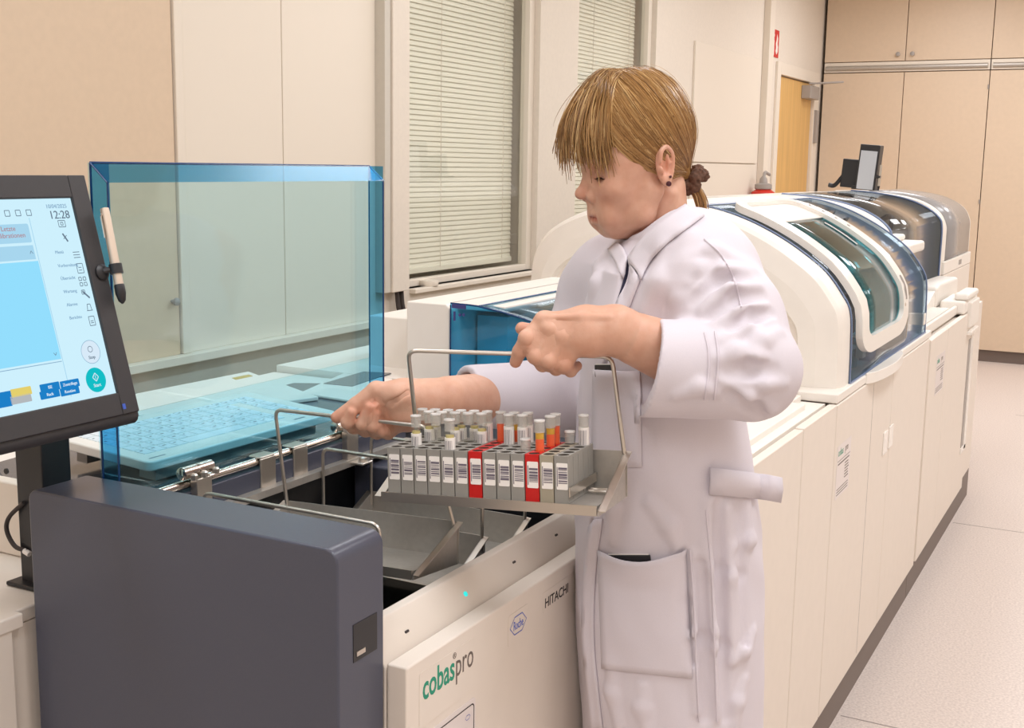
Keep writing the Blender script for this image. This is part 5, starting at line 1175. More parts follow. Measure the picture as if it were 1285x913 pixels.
# neck
S.chain([H(-3.7, 0, -4.0), H(-4.6, 0, -10.5), H(-5.2, 0, -16)], [4.2 * c_, 4.1 * c_, 4.8 * c_], k=0.5 * c_)
for s in (1, -1):
    S.chain([H(-4.6, 3.6 * s, -4.5), H(-3.4, 3.1 * s, -9.5), H(-1.4, 1.2 * s, -13.0)], [0.9 * c_, 0.75 * c_, 0.7 * c_], k=0.6 * c_)       # neck muscle
S.chain([H(-0.4, 1.6, -9.8), H(-1.2, 1.4, -12.5)], [0.6 * c_, 0.5 * c_], k=0.9 * c_)
# torso core and limbs under the clothes
S.chain([J(850, 400, 1.59), J(840, 470, 1.58), J(838, 620, 1.57)], [0.068, 0.08, 0.085], k=0.05)
S.cap(H(-5.2, 0, -16), J(850, 400, 1.59), 0.055, 0.06, k=0.01)
S.chain([J(885, 352, 1.48), J(940, 466, 1.375)], [0.045, 0.042], k=0.03)
S.chain([J(745, 350, 1.75), J(702, 500, 1.70)], [0.045, 0.042], k=0.03)
# near forearm + hand
NB = (hA_world[1] + hA_world[2]) / 2
def bar_at(px, A, B):                         # point of the bar seen at this column
    lo_, hi_ = 0.0, 1.0
    for _ in range(40):
        m = (lo_ + hi_) / 2; p = A + (B - A) * m
        if proj(p)[0] < px: lo_ = m
        else: hi_ = m
    return A + (B - A) * lo_
nbd = lambda px: float((bar_at(px, hA_world[1], hA_world[2]) - CC) @ ED)
DB = nbd(690)
K = lambda px, py, o: J(px, py, DB + o)
S.chain([J(940, 466, 1.375), K(850, 446, 0.0), K(800, 426, -0.012), K(772, 413, -0.014)], [0.043, 0.0375, 0.031, 0.0262], k=0.0)
S.chain([K(772, 413, -0.014), K(735, 408, -0.012), K(700, 406, -0.010)], [0.0250, 0.0215, 0.015], k=0.012)
S.chain([K(772, 416, -0.014), K(740, 424, -0.018), K(712, 428, -0.020)], [0.0240, 0.0195, 0.0135], k=0.014)
fing = {
 'index': ([(683, 403, -.010), (662, 424, -.019), (652, 441, -.014), (647, 454, -.006)], [.0112, .0095, .0084, .0070]),
 'middle': ([(690, 415, -.018), (673, 446, -.022), (681, 457, -.006), (694, 452, .010)], [.0112, .0098, .0088, .0074]),
 'ring': ([(706, 424, -.020), (690, 452, -.024), (698, 462, -.008), (709, 456, .009)], [.0108, .0094, .0084, .0070]),
 'little': ([(724, 430, -.020), (709, 457, -.022), (716, 465, -.008), (724, 459, .007)], [.0100, .0084, .0074, .0062])}
for nm, (pts, rs) in fing.items():
    S.chain([K(*p) for p in pts], rs, k=0.006 if nm != 'index' else 0.007, kk=0.0025)
    S.ell(K(pts[0][0], pts[0][1] - 3, pts[0][2] - 0.004), (0.0105, 0.0105, 0.009), k=0.006)            # knuckle
    S.ell(K(pts[1][0] - 1, pts[1][1], pts[1][2] - 0.002), (rs[1] * 1.06, rs[1] * 1.06, rs[1] * 1.06), k=0.003)
S.chain([K(762, 418, .004), K(715, 425, .016), K(683, 420, .013), K(655, 412, .004)], [.016, .0125, .0105, .0078], k=0.008, kk=0.003)
for a, b in (((765, 398), (690, 398)), ((765, 408), (700, 414)), ((768, 420), (718, 426))):       # tendons
    S.chain([K(a[0], a[1], -.036), K((a[0] + b[0]) / 2, (a[1] + b[1]) / 2 - 1, -.029), K(b[0], b[1], -.022)], [0.0022, 0.0026, 0.0025], k=0.006)
S.ell(K(778, 398, -.026), (0.009, 0.009, 0.008), k=0.01)
# far forearm + hand
hb0w, hb1w = hb0, hb1
FD = float((bar_at(450, hb0w, hb1w) - CC) @ ED)
def Z(zx, zy, o): return J(340 + zx / 6.425, 440 + zy / 6.425, FD + o)
S.chain([J(702, 500, 1.70), J(620, 499, 1.635), Z(1420, 395, 0.012), Z(1230, 415, 0.004)], [0.042, 0.036, 0.031, 0.0275], k=0.0)
S.chain([Z(1230, 400, 0.004), Z(1060, 400, 0.006), Z(900, 420, 0.012)], [0.026, 0.024, 0.015], k=0.012)
S.chain([Z(1220, 470, 0.004), Z(1080, 520, 0.006), Z(980, 560, 0.010)], [0.020, 0.019, 0.012], k=0.014)
S.ell(Z(1080, 350, -0.002), (0.022, 0.022, 0.016), k=0.014)            # thenar pad
S.ell(Z(1120, 520, -0.004), (0.020, 0.018, 0.015), k=0.012)
fing2 = {
 'index': ([(870, 500, .014), (668, 610, .012), (618, 575, -.010), (652, 495, -.013)], [.0112, .0098, .0088, .0072]),
 'middle': ([(930, 520, .014), (765, 635, .012), (738, 590, -.012), (796, 455, -.014)], [.0112, .0098, .0088, .0072]),
 'ring': ([(985, 550, .013), (855, 655, .010), (822, 610, -.012), (846, 462, -.013)], [.0106, .0094, .0084, .0068]),
 'little': ([(1040, 585, .010), (945, 665, .006), (905, 650, -.010), (888, 600, -.012)], [.0098, .0082, .0074, .0062])}
for nm, (pts, rs) in fing2.items(): S.chain([Z(*p) for p in pts], rs, k=0.005, kk=0.0025)
S.chain([Z(1080, 370, -.002), Z(850, 322, -.002), Z(690, 440, -.004), Z(530, 535, -.004)], [.018, .0125, .0110, .0078], k=0.010, kk=0.003)
S.chain([Z(1100, 340, -.022), Z(960, 430, -.022), Z(870, 470, -.018)], [0.0018, 0.0025, 0.002], k=0.006, op='s')   # palm crease
# pelvis, legs and feet below the coat
PG = J(838, 913, 1.56); PG[2] = 0
fd = nrm(-math.cos(math.radians(30)) * ER - math.sin(math.radians(30)) * ED); sd = np.array([-fd[1], fd[0], 0])
LEG = {}
for s in (1, -1):
    hip = PG + sd * 0.075 * s + np.array([0, 0, 0.84]); kn = PG + sd * 0.08 * s + fd * 0.03 + (0, 0, 0.46); an = PG + sd * 0.09 * s + fd * -0.01 + (0, 0, 0.08)
    LEG[s] = (hip, kn, an); S.chain([J(838, 620, 1.57), hip, kn, an], [0.085, 0.062, 0.046, 0.036], k=0.03)
    S.chain([an, an + fd * 0.09 - (0, 0, 0.03)], [0.036, 0.026], k=0.02)

# ---------------------------------------------------------------- coat
Q = Field()
SL = [(300, 795, 872, 1.585, .055), (316, 768, 905, 1.590, .115), (336, 748, 925, 1.590, .160), (400, 730, 915, 1.580, .165), (470, 730, 922, 1.565, .152), (560, 722, 940, 1.560, .145), (650, 720, 951, 1.560, .150), (750, 721, 955, 1.560, .155), (913, 731, 952, 1.560, .160), (1180, 734, 960, 1.560, .168)]
zz, aa, bb_, wa, wb = [], [], [], [], []
for py, l, r, dc, w in SL:
    p, q = J(l, py, dc), J(r, py, dc); zz.append((p[2] + q[2]) / 2); aa.append(((p + q) / 2) @ ER); bb_.append(dc + CC @ ED); wa.append((q - p) @ ER / 2); wb.append(w)
zz, aa, bb_, wa, wb = [np.array(x)[::-1] for x in (zz, aa, bb_, wa, wb)]
ZHEM = 0.47
def torso(P):
    z = P[:, 2]; a = P @ ER; b = P @ ED
    ca, cb_, w1, w2 = [np.interp(z, zz, x) for x in (aa, bb_, wa, wb)]
    q = (np.abs((a - ca) / w1) ** 2.3 + np.abs((b - cb_) / w2) ** 2.3) ** (1 / 2.3)
    d = (q - 1) * np.minimum(w1, w2) * 0.92
    d = np.where(z > zz[-1], np.sqrt(np.maximum(d, 0) ** 2 + (z - zz[-1]) ** 2), d)
    return np.maximum(d, ZHEM - z)
tc_ = (J(838, 600, 1.57)); Q.add(torso, tc_, 0.80)
Q.chain([J(828, 320, 1.60), J(868, 330, 1.50), J(884, 350, 1.475)], [0.045, 0.062, 0.064], k=0.03)
Q.chain([J(884, 350, 1.475), J(915, 400, 1.42), J(941, 464, 1.372)], [0.064, 0.060, 0.057], k=0.025)
def cut_cap(A, B, r1, r2, n_, C_):
    A, B, C_ = [np.array(x, float) for x in (A, B, C_)]; n_ = nrm(n_); BA = B - A; L2 = BA @ BA
    def fn(P):
        t = np.clip(((P - A) @ BA) / L2, 0, 1.3); d = np.linalg.norm(P - A - t[:, None] * BA, axis=1) - (r1 + (r2 - r1) * t); return np.maximum(d, (P - C_) @ n_)
    return fn, (A + B) / 2, math.sqrt(L2) * 0.7 + max(r1, r2)
e1, c1_ = J(941, 466, 1.372), J(818, 461, 1.365)
Q.add(*cut_cap(e1, c1_, 0.057, 0.0575, (c1_ - e1) + np.array([0, 0, 0.018]), c1_ + nrm(c1_ - e1) * 0.004), k=0.012)
Q.cap(J(770, 452, 1.365), J(850, 461, 1.368), 0.0515, 0.044, op='s')
# far shoulder and sleeve
Q.chain([J(818, 320, 1.63), J(768, 348, 1.70), J(757, 366, 1.72)], [0.042, 0.056, 0.060], k=0.03)
Q.chain([J(757, 366, 1.72), J(735, 430, 1.71), J(706, 497, 1.69)], [0.060, 0.058, 0.056], k=0.02)
e2, c2_ = J(704, 497, 1.69), J(584, 496, 1.605)
Q.add(*cut_cap(e2, c2_, 0.056, 0.041, (c2_ - e2) + np.array([0, 0, 0.0]), c2_), k=0.012)
Q.cap(J(560, 497, 1.59), J(625, 499, 1.633), 0.0355, 0.031, op='s')
# pressed against the bench
Q.add(lambda P: np.where(P[:, 2] < 1.10, -0.6415 - P[:, 0], -1.0), (0, 0, 0), 100, op='i')
# neck opening and dark V
Q.chain([J(833, 318, 1.592), J(822, 268, 1.597), J(806, 215, 1.60)], [0.043, 0.050, 0.058], k=0.004, op='s')
QB = Field(); QB.ops = list(Q.ops)
def T(px, py, F=QB):
    r = trace(F, px, py); return r
def ridge(pts, h=0.004, r=0.006, k=0.010, op='u', taper=True):
    c = []; n_ = len(pts)
    tr_ = [T(*p) for p in pts]
    if any(t is None for t in tr_): return
    h = h * 1.25 if taper else h
    rs = [r * (0.55 if taper and i in (0, n_ - 1) else 1.0) for i in range(n_)]
    hs = [h * (0.2 if taper and i in (0, n_ - 1) else 1.0) for i in range(n_)]
    P_ = [t[0] + t[1] * ((hh - rr) if op == 'u' else (rr - hh)) for t, rr, hh in zip(tr_, rs, hs)]
    Q.chain(P_, rs, k=max(k, r * 0.9) if taper else k, op=op)
zf = lambda pts: [(640 + x / 2.684, 240 + y / 2.684) for x, y in pts]         # from an enlarged crop
# near sleeve folds
for pts, h, r in (
    ([(600, 225), (690, 205), (790, 235)], .006, .009), ([(640, 330), (720, 270), (815, 262)], .006, .010), ([(650, 400), (740, 330), (835, 320)], .006, .010),
    ([(690, 445), (770, 395), (855, 385)], .005, .009), ([(600, 300), (640, 260), (700, 235)], .004, .008),
    ([(720, 500), (800, 455), (880, 430)], .005, .008), ([(770, 560), (850, 500), (905, 470)], .005, .008), ([(700, 560), (760, 540), (850, 560)], .004, .008),
    ([(720, 640), (800, 690), (880, 740)], .006, .010), ([(790, 620), (860, 650), (920, 650)], .005, .008), ([(830, 480), (830, 560), (800, 640)], .004, .008), ([(560, 690), (640, 660), (700, 680)], .004, .008)):
    ridge(zf(pts), h, r)
for pts, h, r in (([(620, 370), (700, 300), (800, 290)], .005, .008), ([(680, 425), (760, 360), (850, 350)], .005, .008), ([(740, 470), (820, 420), (880, 410)], .005, .007), ([(730, 610), (800, 600), (890, 600)], .005, .008), ([(740, 680), (820, 730), (860, 770)], .005, .008)):
    ridge(zf(pts), h, r, op='s')
# chest folds
for pts, h, r in (([(520, 200), (505, 300), (460, 400)], .0045, .016), ([(300, 230), (290, 310), (265, 390)], .004, .014), ([(590, 150), (580, 250), (560, 350)], .003, .016)):
    ridge(zf(pts), h, r)
# front closure: near flap edge and dark slot
ridge(zf([(404, 222), (388, 290), (366, 365)]), 0.012, 0.008, 0.003, 's', True)
ridge([(764, 440), (757, 462)], 0.005, 0.0035, 0.001, 's', False)
ridge([(742, 655), (733, 720), (731, 800), (738, 880), (741, 913)], 0.007, 0.0032, 0.0015, 's', False)
ridge([(748, 650), (739, 720), (737, 800), (744, 880), (747, 913)], 0.0035, 0.006, 0.003, 'u', False)
ridge([(728, 660), (724, 740), (725, 820), (731, 900)], 0.004, 0.004, 0.002, 'u', False)
# side and lower folds
sf = lambda pts: [(640 + x / 2.587, 560 + y / 2.587) for x, y in pts]
for pts, h, r in (([(640, 180), (640, 400), (660, 600), (680, 880)], .005, .009), ([(770, 180), (780, 300), (720, 330)], .006, .009), ([(700, 200), (715, 420), (712, 700)], .004, .008), ([(590, 350), (600, 600), (610, 860)], .004, .008), ([(330, 700), (330, 800), (350, 900)], .004, .010), ([(720, 700), (760, 660), (790, 600)], .004, .007),
    ([(600, 620), (660, 650), (700, 640)], .004, .007), ([(450, 180), (520, 260), (545, 330)], .004, .010), ([(430, 780), (430, 850), (440, 910)], .003, .010), ([(760, 760), (740, 830), (730, 910)], .004, .008), ([(300, 80), (330, 200), (330, 300)], .003, .010)):
    ridge(sf(pts), h, r)
for pts, h, r in (([(675, 190), (680, 400), (690, 650), (700, 880)], .006, .007), ([(745, 190), (755, 420), (760, 640)], .004, .006), ([(620, 380), (628, 620), (640, 880)], .004, .007), ([(565, 345), (575, 500), (592, 700)], .003, .003)):
    ridge(sf(pts), h, r, op='s')
def cloth_noise(P):
    a = P @ ER; b = P @ ED; z = P[:, 2]
    return 0.0010 * np.sin(38 * a + 21 * z + 3 * np.sin(17 * z + 9 * b)) * np.sin(31 * b + 13 * z + 2 * np.sin(23 * a)) + 0.0005 * np.sin(95 * a + 40 * z) * np.sin(77 * b - 35 * z)
Q.add(cloth_noise, (0, 0, 0), 100, op='d')

# ---------------------------------------------------------------- meshes
pb0 = PG.copy(); pb0[2] = 0.0
WOMAN = tag(thing('person', None, None, tuple(pb0)), 'person in a white lab coat with tied back light brown hair lifting trays of tubes', 'person')
def box_of(*pts, pad=0.05): A_ = np.array(pts); return A_.min(0) - pad, A_.max(0) + pad
def clipped(F, lo, hi):
    G = Field(); G.ops = list(F.ops); lo = np.array(lo); hi = np.array(hi); c = (lo + hi) / 2; h = (hi - lo) / 2
    G.add(lambda P: (np.abs(P - c) - h).max(1), c, 200, op='i'); return G
parts = []
lo, hi = box_of(*[H(f, l, z) for f in (-9, 8.5) for l in (-8, 8) for z in (-12.5, 11.5)], pad=0.012); parts.append(nets(clipped(S, lo + 0.003, hi - 0.003), lo, hi, 0.0021 * VQ))
def region(pts, pad, vox):
    lo, hi = box_of(*pts, pad=pad); parts.append(nets(clipped(S, lo + vox * 1.5, hi - vox * 1.5), lo, hi, vox))
region([K(640, 380, -.02), K(885, 470, .03)], 0.035, 0.0018 * VQ)
region([Z(480, 300, -.03), Z(1200, 680, .03), J(660, 520, 1.66), J(660, 480, 1.66)], 0.03, 0.0018 * VQ)
lo, hi = box_of(PG + (0.35, 0.35, 0), PG - (0.35, 0.35, 0), H(-3, 0, -11), pad=0.0); lo[2] = 0.01; hi[2] = H(0, 0, -10.8)[2]
parts.append(nets(clipped(S, lo + 0.01, hi - 0.002), lo, hi, 0.008))
body = field_mesh('body', parts, 'skin', WOMAN)
# painted-in skin tone differences: lips, cheeks, fingertips
me = body.data; nv = len(me.vertices); co_v = np.zeros(nv * 3, np.float32); me.vertices.foreach_get('co', co_v); co_v = co_v.reshape(-1, 3).astype(float)
tint = np.ones((nv, 4), np.float32)
def blush(c, r, col, soft=0.5):
    d = np.linalg.norm((co_v - c) / r, axis=1); w = np.clip((1 - d) / soft, 0, 1)[:, None]; tint[:, :3] = tint[:, :3] * (1 - w) + tint[:, :3] * np.array(col) * w
for l in (-1.4, -0.7, 0, 0.7, 1.4): blush(H(4.75 - 0.12 * l * l, l, -7.75), 0.85 * c_, (0.84, 0.58, 0.56))
for s in (1, -1):
    blush(H(4.6, 3.6 * s, -4.4), 2.8 * c_, (0.97, 0.86, 0.83), 0.9); blush(H(4.3, 3.1 * s, -2.2), 1.5 * c_, (0.86, 0.74, 0.70), 0.8)
blush(H(6.8, 0, -4.8), 1.9 * c_, (0.97, 0.83, 0.80), 0.9); blush(EAR(0, 0.5, 0), 2.6 * c_, (0.97, 0.82, 0.78), 0.8)
for F_, f_ in ((K, fing), (Z, fing2)):
    for nm, (pts, rs) in f_.items(): blush(F_(*pts[3]), 0.016, (0.99, 0.84, 0.80), 0.8); blush(F_(*pts[1]), 0.014, (0.98, 0.88, 0.86), 0.8)
blush(K(655, 412, .004), 0.016, (0.99, 0.84, 0.80), 0.8); blush(Z(530, 535, -.004), 0.018, (0.99, 0.80, 0.76), 0.8)
ca = me.color_attributes.new('tint', 'FLOAT_COLOR', 'POINT'); ca.data.foreach_set('color', tint.ravel())
lo, hi = box_of(J(560, 480, 1.60), J(1005, 300, 1.36), J(700, 360, 1.80), PG + (0.25, 0.25, ZHEM), PG - (0.25, 0.25, -ZHEM), J(860, 255, 1.6), pad=0.03)
COAT = field_mesh('lab_coat', [nets(Q, lo, hi, 0.0032 * VQ)], 'coat', WOMAN)
# dark top in the neckline
bf = Field(); bf.chain([J(822, 330, 1.60), J(826, 380, 1.585), J(835, 460, 1.575)], [0.060, 0.082, 0.085], k=0.03)
bt = Field(); bt.add(lambda P: torso(P) + 0.009, tc_, 0.8); bt.add(lambda P: P[:, 2] - J(790, 322, 1.58)[2], (0, 0, 0), 100, op='i'); bt.add(lambda P: J(790, 470, 1.58)[2] - P[:, 2], (0, 0, 0), 100, op='i')
lo, hi = box_of(J(700, 300, 1.75), J(950, 480, 1.4), J(700, 480, 1.4), J(950, 300, 1.78), pad=0.02)
bt.chain([J(824, 312, 1.592), J(812, 262, 1.597)], [0.040, 0.048], k=0.01, op='s')
field_mesh('blouse', [nets(bt, lo, hi, 0.005)], 'blouse', WOMAN)
tf = Field()
for s in (1, -1):
    h_, k_, a_ = LEG[s]; tf.chain([h_, k_, a_ + (0, 0, 0.0)], [0.076, 0.062, 0.055], k=0.03)
tf.add(lambda P: 0.05 - P[:, 2], (0, 0, 0), 100, op='i')
lo, hi = box_of(PG + (0.25, 0.25, 0.0), PG - (0.25, 0.25, -0.9), pad=0.0); tf.add(lambda P: P[:, 2] - 0.80, (0, 0, 0), 100, op='i')
field_mesh('trousers', [nets(tf, lo, hi, 0.008)], 'trousers', WOMAN)
for s in (1, -1):
    a_ = LEG[s][2]; sf_ = Field(); b0 = np.array([a_[0], a_[1], 0.035]); sf_.chain([b0 - fd * 0.05, b0 + fd * 0.08, b0 + fd * 0.13 - (0, 0, 0.006)], [0.044, 0.045, 0.036], k=0.02)
    sf_.add(lambda P: 0.001 - P[:, 2], (0, 0, 0), 100, op='i'); lo, hi = box_of(b0 - fd * 0.08, b0 + fd * 0.17, pad=0.06); lo[2] = -0.01
    field_mesh('shoe', [nets(sf_, lo, hi, 0.006)], 'shoe', WOMAN)
# ---------------------------------------------------------------- coat details laid on the cloth
def patch(name, quad, nu, nv, off, mat='coat', thick=0.0022, gape=0.0, bulge=0.0, parent=None, sag=0.0):
    (tl, tr_, br, bl_2) = [np.array(p, float) for p in quad]; G = []
    for j in range(nv):
        row = []; v = j / (nv - 1)
        for i in range(nu):
            u = i / (nu - 1); p = (tl * (1 - u) + tr_ * u) * (1 - v) + (bl_2 * (1 - u) + br * u) * v
            p = p + np.array([0, sag * math.sin(math.pi * u) ** 1.2 * max(0, 1 - 2.5 * v)]); r = trace(Q, *p)
            edge = min(u, 1 - u, v * 1.0 if v < 0.999 else 0, 1 - v); o = off + gape * (4 * u * (1 - u)) * max(0, 1 - v * 3.5) + bulge * math.sin(math.pi * u) * math.sin(math.pi * v)
            row.append(r[0] + r[1] * o if r is not None else (row[-1] if row else CC + ray(*p) * 1.5))
        G.append(row)
    # keep the cloth from jumping where the trace slips to something behind
    return obj(name, MB().grid(G), mat, parent or WOMAN, solid=thick, smooth=True)
hipp = patch('hip_pocket', ((752, 690), (861, 687), (869, 850), (757, 838)), 15, 19, 0.0022, gape=0.012, bulge=0.003, sag=13)
hipp['label'] = 'large patch pocket on the coat front'
patch('breast_pocket', ((746, 463), (803, 466), (806, 585), (744, 585)), 9, 12, 0.0018, gape=0.008)
def along(pts, n_):
    P_ = np.array(pts, float); d = np.concatenate([[0], np.cumsum(np.linalg.norm(np.diff(P_, axis=0), axis=1))]); s = np.linspace(0, d[-1], n_); return np.stack([np.interp(s, d, P_[:, 0]), np.interp(s, d, P_[:, 1])], 1)
def patch2(name, top, bot, nu, nv, off0, off1, mat='coat', thick=0.002):
    A_, B_ = along([tuple(p) for p in catmull(top, 6)] if len(top) > 2 else top, nu), along([tuple(p) for p in catmull(bot, 6)] if len(bot) > 2 else bot, nu); G = []; last = None
    for j in range(nv):
        v = j / (nv - 1); row = []
        for i in range(nu):
            r = trace(Q, *(A_[i] * (1 - v) + B_[i] * v)); p = r[0] + r[1] * (off0 * (1 - v) + off1 * v) if r else (row[-1] if row else G[-1][i])
            if row and np.linalg.norm(p - row[-1]) > 0.05: p = row[-1]
            row.append(p)
        G.append(row)
    return obj(name, MB().grid(G), mat, WOMAN, solid=thick, smooth=True)
def seam(pts, r=0.0011, n_=22, lift=0.0004):
    P_ = [trace(Q, *p) for p in along([tuple(p) for p in catmull(pts, 6)], n_)]; obj('seam', MB().tube([t[0] + t[1] * lift for t in P_ if t], r, 6), 'coat_edge', WOMAN, smooth=True)
COL_T = [(861, 262), (848, 270), (831, 283), (815, 298), (801, 314), (792, 327)]; COL_B = [(884, 272), (868, 284), (850, 297), (832, 312), (816, 331), (806, 352)]
patch2('collar', COL_T, COL_B, 22, 7, 0.006, 0.0022)
patch2('collar', [(777, 306), (784, 314), (789, 324)], [(764, 314), (773, 330), (781, 350)], 10, 6, 0.004, 0.002)
patch2('front_placket', [(792, 328), (786, 350), (777, 378), (770, 396)], [(804, 352), (797, 370), (788, 392), (781, 405)], 16, 5, 0.004, 0.0015)
patch2('front_placket', [(743, 652), (736, 720), (734, 800), (741, 880), (744, 913)], [(757, 650), (748, 720), (746, 800), (753, 880), (757, 913)], 26, 5, 0.004, 0.001)
patch2('blouse_edge', [(787, 326), (782, 350), (774, 380)], [(793, 326), (787, 350), (778, 380)], 14, 4, 0.0012, 0.0012, 'blouse', 0.001)
seam(zf([(655, 476), (668, 540), (668, 610), (655, 700)])); seam(zf([(690, 472), (700, 540), (698, 610), (688, 700)]))
seam([(884, 300), (905, 320), (921, 350), (930, 385)]); seam([(866, 690), (871, 760), (874, 840), (877, 905)]); seam([(886, 640), (893, 720), (897, 820), (900, 905)])
def band(name, pts, halfw, off, mat='coat'):
    G = []
    for px, py in pts:
        r = trace(Q, px, py); p, n_ = r; G.append([p + n_ * off + UP * halfw, p + n_ * (off + 0.002), p + n_ * off - UP * halfw])
    e = G[-1]; d_ = nrm(np.array(G[-1][1]) - np.array(G[-2][1])); d_ = nrm(d_ * 0.5 + ER)
    G.append([np.array(q) + d_ * 0.012 + ED * -0.004 for q in e]); G.append([np.array(q) + d_ * 0.020 - UP * 0.003 for q in G[-1]])
    return obj(name, MB().grid(G), mat, WOMAN, solid=0.004, smooth=True)
band('back_strap', [(888, 602), (905, 604), (922, 606), (936, 608), (946, 610)], 0.0165, 0.006)
for k, (px, py) in enumerate(((736, 787), (742, 901))):
    r = trace(Q, px + 4, py)
    obj('snap_button', MB().lathe(r[0] + r[1] * 0.001, [(0.004, 0), (0.004, 0.0012), (0.002, 0.002)], r[1], 12), 'steel', WOMAN, smooth=True)
# things in the pockets
def pocket_item(name, label, cat, px0, px1, py, up_, mat, depth_off):
    a, b = trace(Q, px0, py), trace(Q, px1, py); n_ = nrm(a[1] + b[1]); u_ = nrm(b[0] - a[0]); w_ = np.linalg.norm(b[0] - a[0]); v_ = nrm(np.cross(n_, u_)); v_ = v_ if v_[2] > 0 else -v_
    Fi = frame(a[0] + n_ * depth_off, u_, v_); t = thing(name, label, cat, Fi(w_ / 2, -0.05))
    obj('cover', MB().fbox(Fi, 0, w_, -0.010, up_, 0.0, 0.0035), mat, t, bevel=0.0015); obj('pages', MB().fbox(Fi, 0.002, w_ - 0.002, -0.008, up_ + 0.0008, 0.001, 0.0025), 'label' if mat == 'black' else 'ink', t)
pocket_item('notebook', 'dark flat notebook peeking out of the coat\'s large hip pocket', 'notebook', 764, 818, 699, 0.0045, 'black', 0.0022)
pocket_item('card_holder', 'dark edge of a card holder in the coat\'s breast pocket under the near hand', 'card holder', 750, 772, 463, 0.006, 'black', 0.002)

# ---------------------------------------------------------------- hair
MAT['hair'] = pbsdf('hair', srgb(160, 120, 72), 0.38, spec=0.35)
def hair_nodes():
    m = MAT['hair']; b = m.node_tree.nodes['Principled BSDF']; g = N(m, 'ShaderNodeNewGeometry'); rp = N(m, 'ShaderNodeValToRGB'); cr = rp.color_ramp
    cr.elements[0].position = 0.0; cr.elements[0].color = srgb(120, 86, 50); cr.elements[1].position = 1.0; cr.elements[1].color = srgb(208, 174, 122)
    e = cr.elements.new(0.45); e.color = srgb(154, 114, 68); e = cr.elements.new(0.8); e.color = srgb(178, 138, 88)
    L(m, g, 'Random Per Island', rp, 'Fac'); L(m, rp, 'Color', b, 'Base Color')
hair_nodes()
MAT['scrunchie'] = noise_color(pbsdf('brown_scrunchie', srgb(96, 66, 50), 0.85), 300, 0.3)
rng = np.random.default_rng(4)
HB = Field(); EC = np.array([-0.8, 0, 3.45]); ERD = np.array([7.75, 7.35, 8.35])
def loc(P): d = (P - HC) / HS; return d @ FW, d @ LF, d @ UP
HB.ell(H(*EC), ERD * c_, HM)
HB.chain([H(3.0, 0, 9.6), H(6.6, 0.3, 5.6), H(7.9, 0.2, 2.8)], [0.5 * c_, 0.4 * c_, 0.3 * c_], k=1.6 * c_)
HB.chain([H(3.5, 3.0, 8.6), H(6.0, 3.2, 4.6), H(6.2, 3.3, 1.8)], [0.4 * c_, 0.4 * c_, 0.3 * c_], k=1.6 * c_)
HB.chain([H(3.0, -3.0, 8.6), H(6.2, -3.2, 4.6), H(6.6, -3.3, 1.8)], [0.4 * c_, 0.4 * c_, 0.3 * c_], k=1.6 * c_)
HB.chain([H(-5.5, 2.6, 0.6), H(-7.6, 0.8, -1.8)], [1.5 * c_, 0.8 * c_], k=1.2 * c_)
HB.chain([H(-5.5, -2.6, 0.6), H(-7.6, -0.8, -1.8)], [1.5 * c_, 0.8 * c_], k=1.2 * c_)
FZ = np.array([[-12, -3.4], [-8.2, -3.4], [-6.4, -3.4], [-4.3, -1.8], [-3.6, 0.8], [-2.6, 1.9], [-1.2, 1.7], [0.0, 0.9], [1.8, 0.6], [4.0, 1.2], [6.5, 1.6], [10, 1.8]])
def hairline(P):
    f, l, z = loc(P); return (np.interp(f, FZ[:, 0], FZ[:, 1]) - z) * HS * 0.75
HB.add(hairline, HC, 200, op='i')
lo, hi = box_of(*[H(f, l, z) for f in (-10, 11) for l in (-8.5, 8.5) for z in (-4, 12.8)], pad=0.01)
hv, hq = nets(HB, lo, hi, 0.003 * VQ)
hm = MB(); hm.v = [tuple(p) for p in hv]; hm.f = [tuple(int(i) for i in q) for q in hq]
def strands(P, r, mb, seg=4):
    """P: (n, m, 3) polylines -> tapered tubes, r: (n,) radius"""
    n_, m_, _ = P.shape; Tn = np.gradient(P, axis=1); Tn /= np.linalg.norm(Tn, axis=2, keepdims=True) + 1e-12
    ref = np.array([0.3, 0.5, 0.8]); U_ = np.cross(Tn, ref); U_ /= np.linalg.norm(U_, axis=2, keepdims=True) + 1e-12; W_ = np.cross(Tn, U_)
    tp = 0.25 + 0.75 * np.sin(np.pi * np.clip(np.linspace(0.06, 0.97, m_), 0, 1)) ** 0.6
    V = []
    for k in range(seg):
        t = 2 * math.pi * k / seg; V.append(P + (r[:, None] * tp[None])[:, :, None] * (math.cos(t) * U_ + math.sin(t) * W_))
    V = np.stack(V, 2); o = len(mb.v); mb.v += [tuple(p) for p in V.reshape(-1, 3)]
    for a in range(n_):
        for b in range(m_ - 1):
            for k in range(seg):
                k2 = (k + 1) % seg; i0 = o + (a * m_ + b) * seg; mb.f.append((i0 + k, i0 + k2, i0 + seg + k2, i0 + seg + k))
def to_world(A): return HC + (A[..., 0:1] * FW + A[..., 1:2] * LF + A[..., 2:3] * UP) * HS
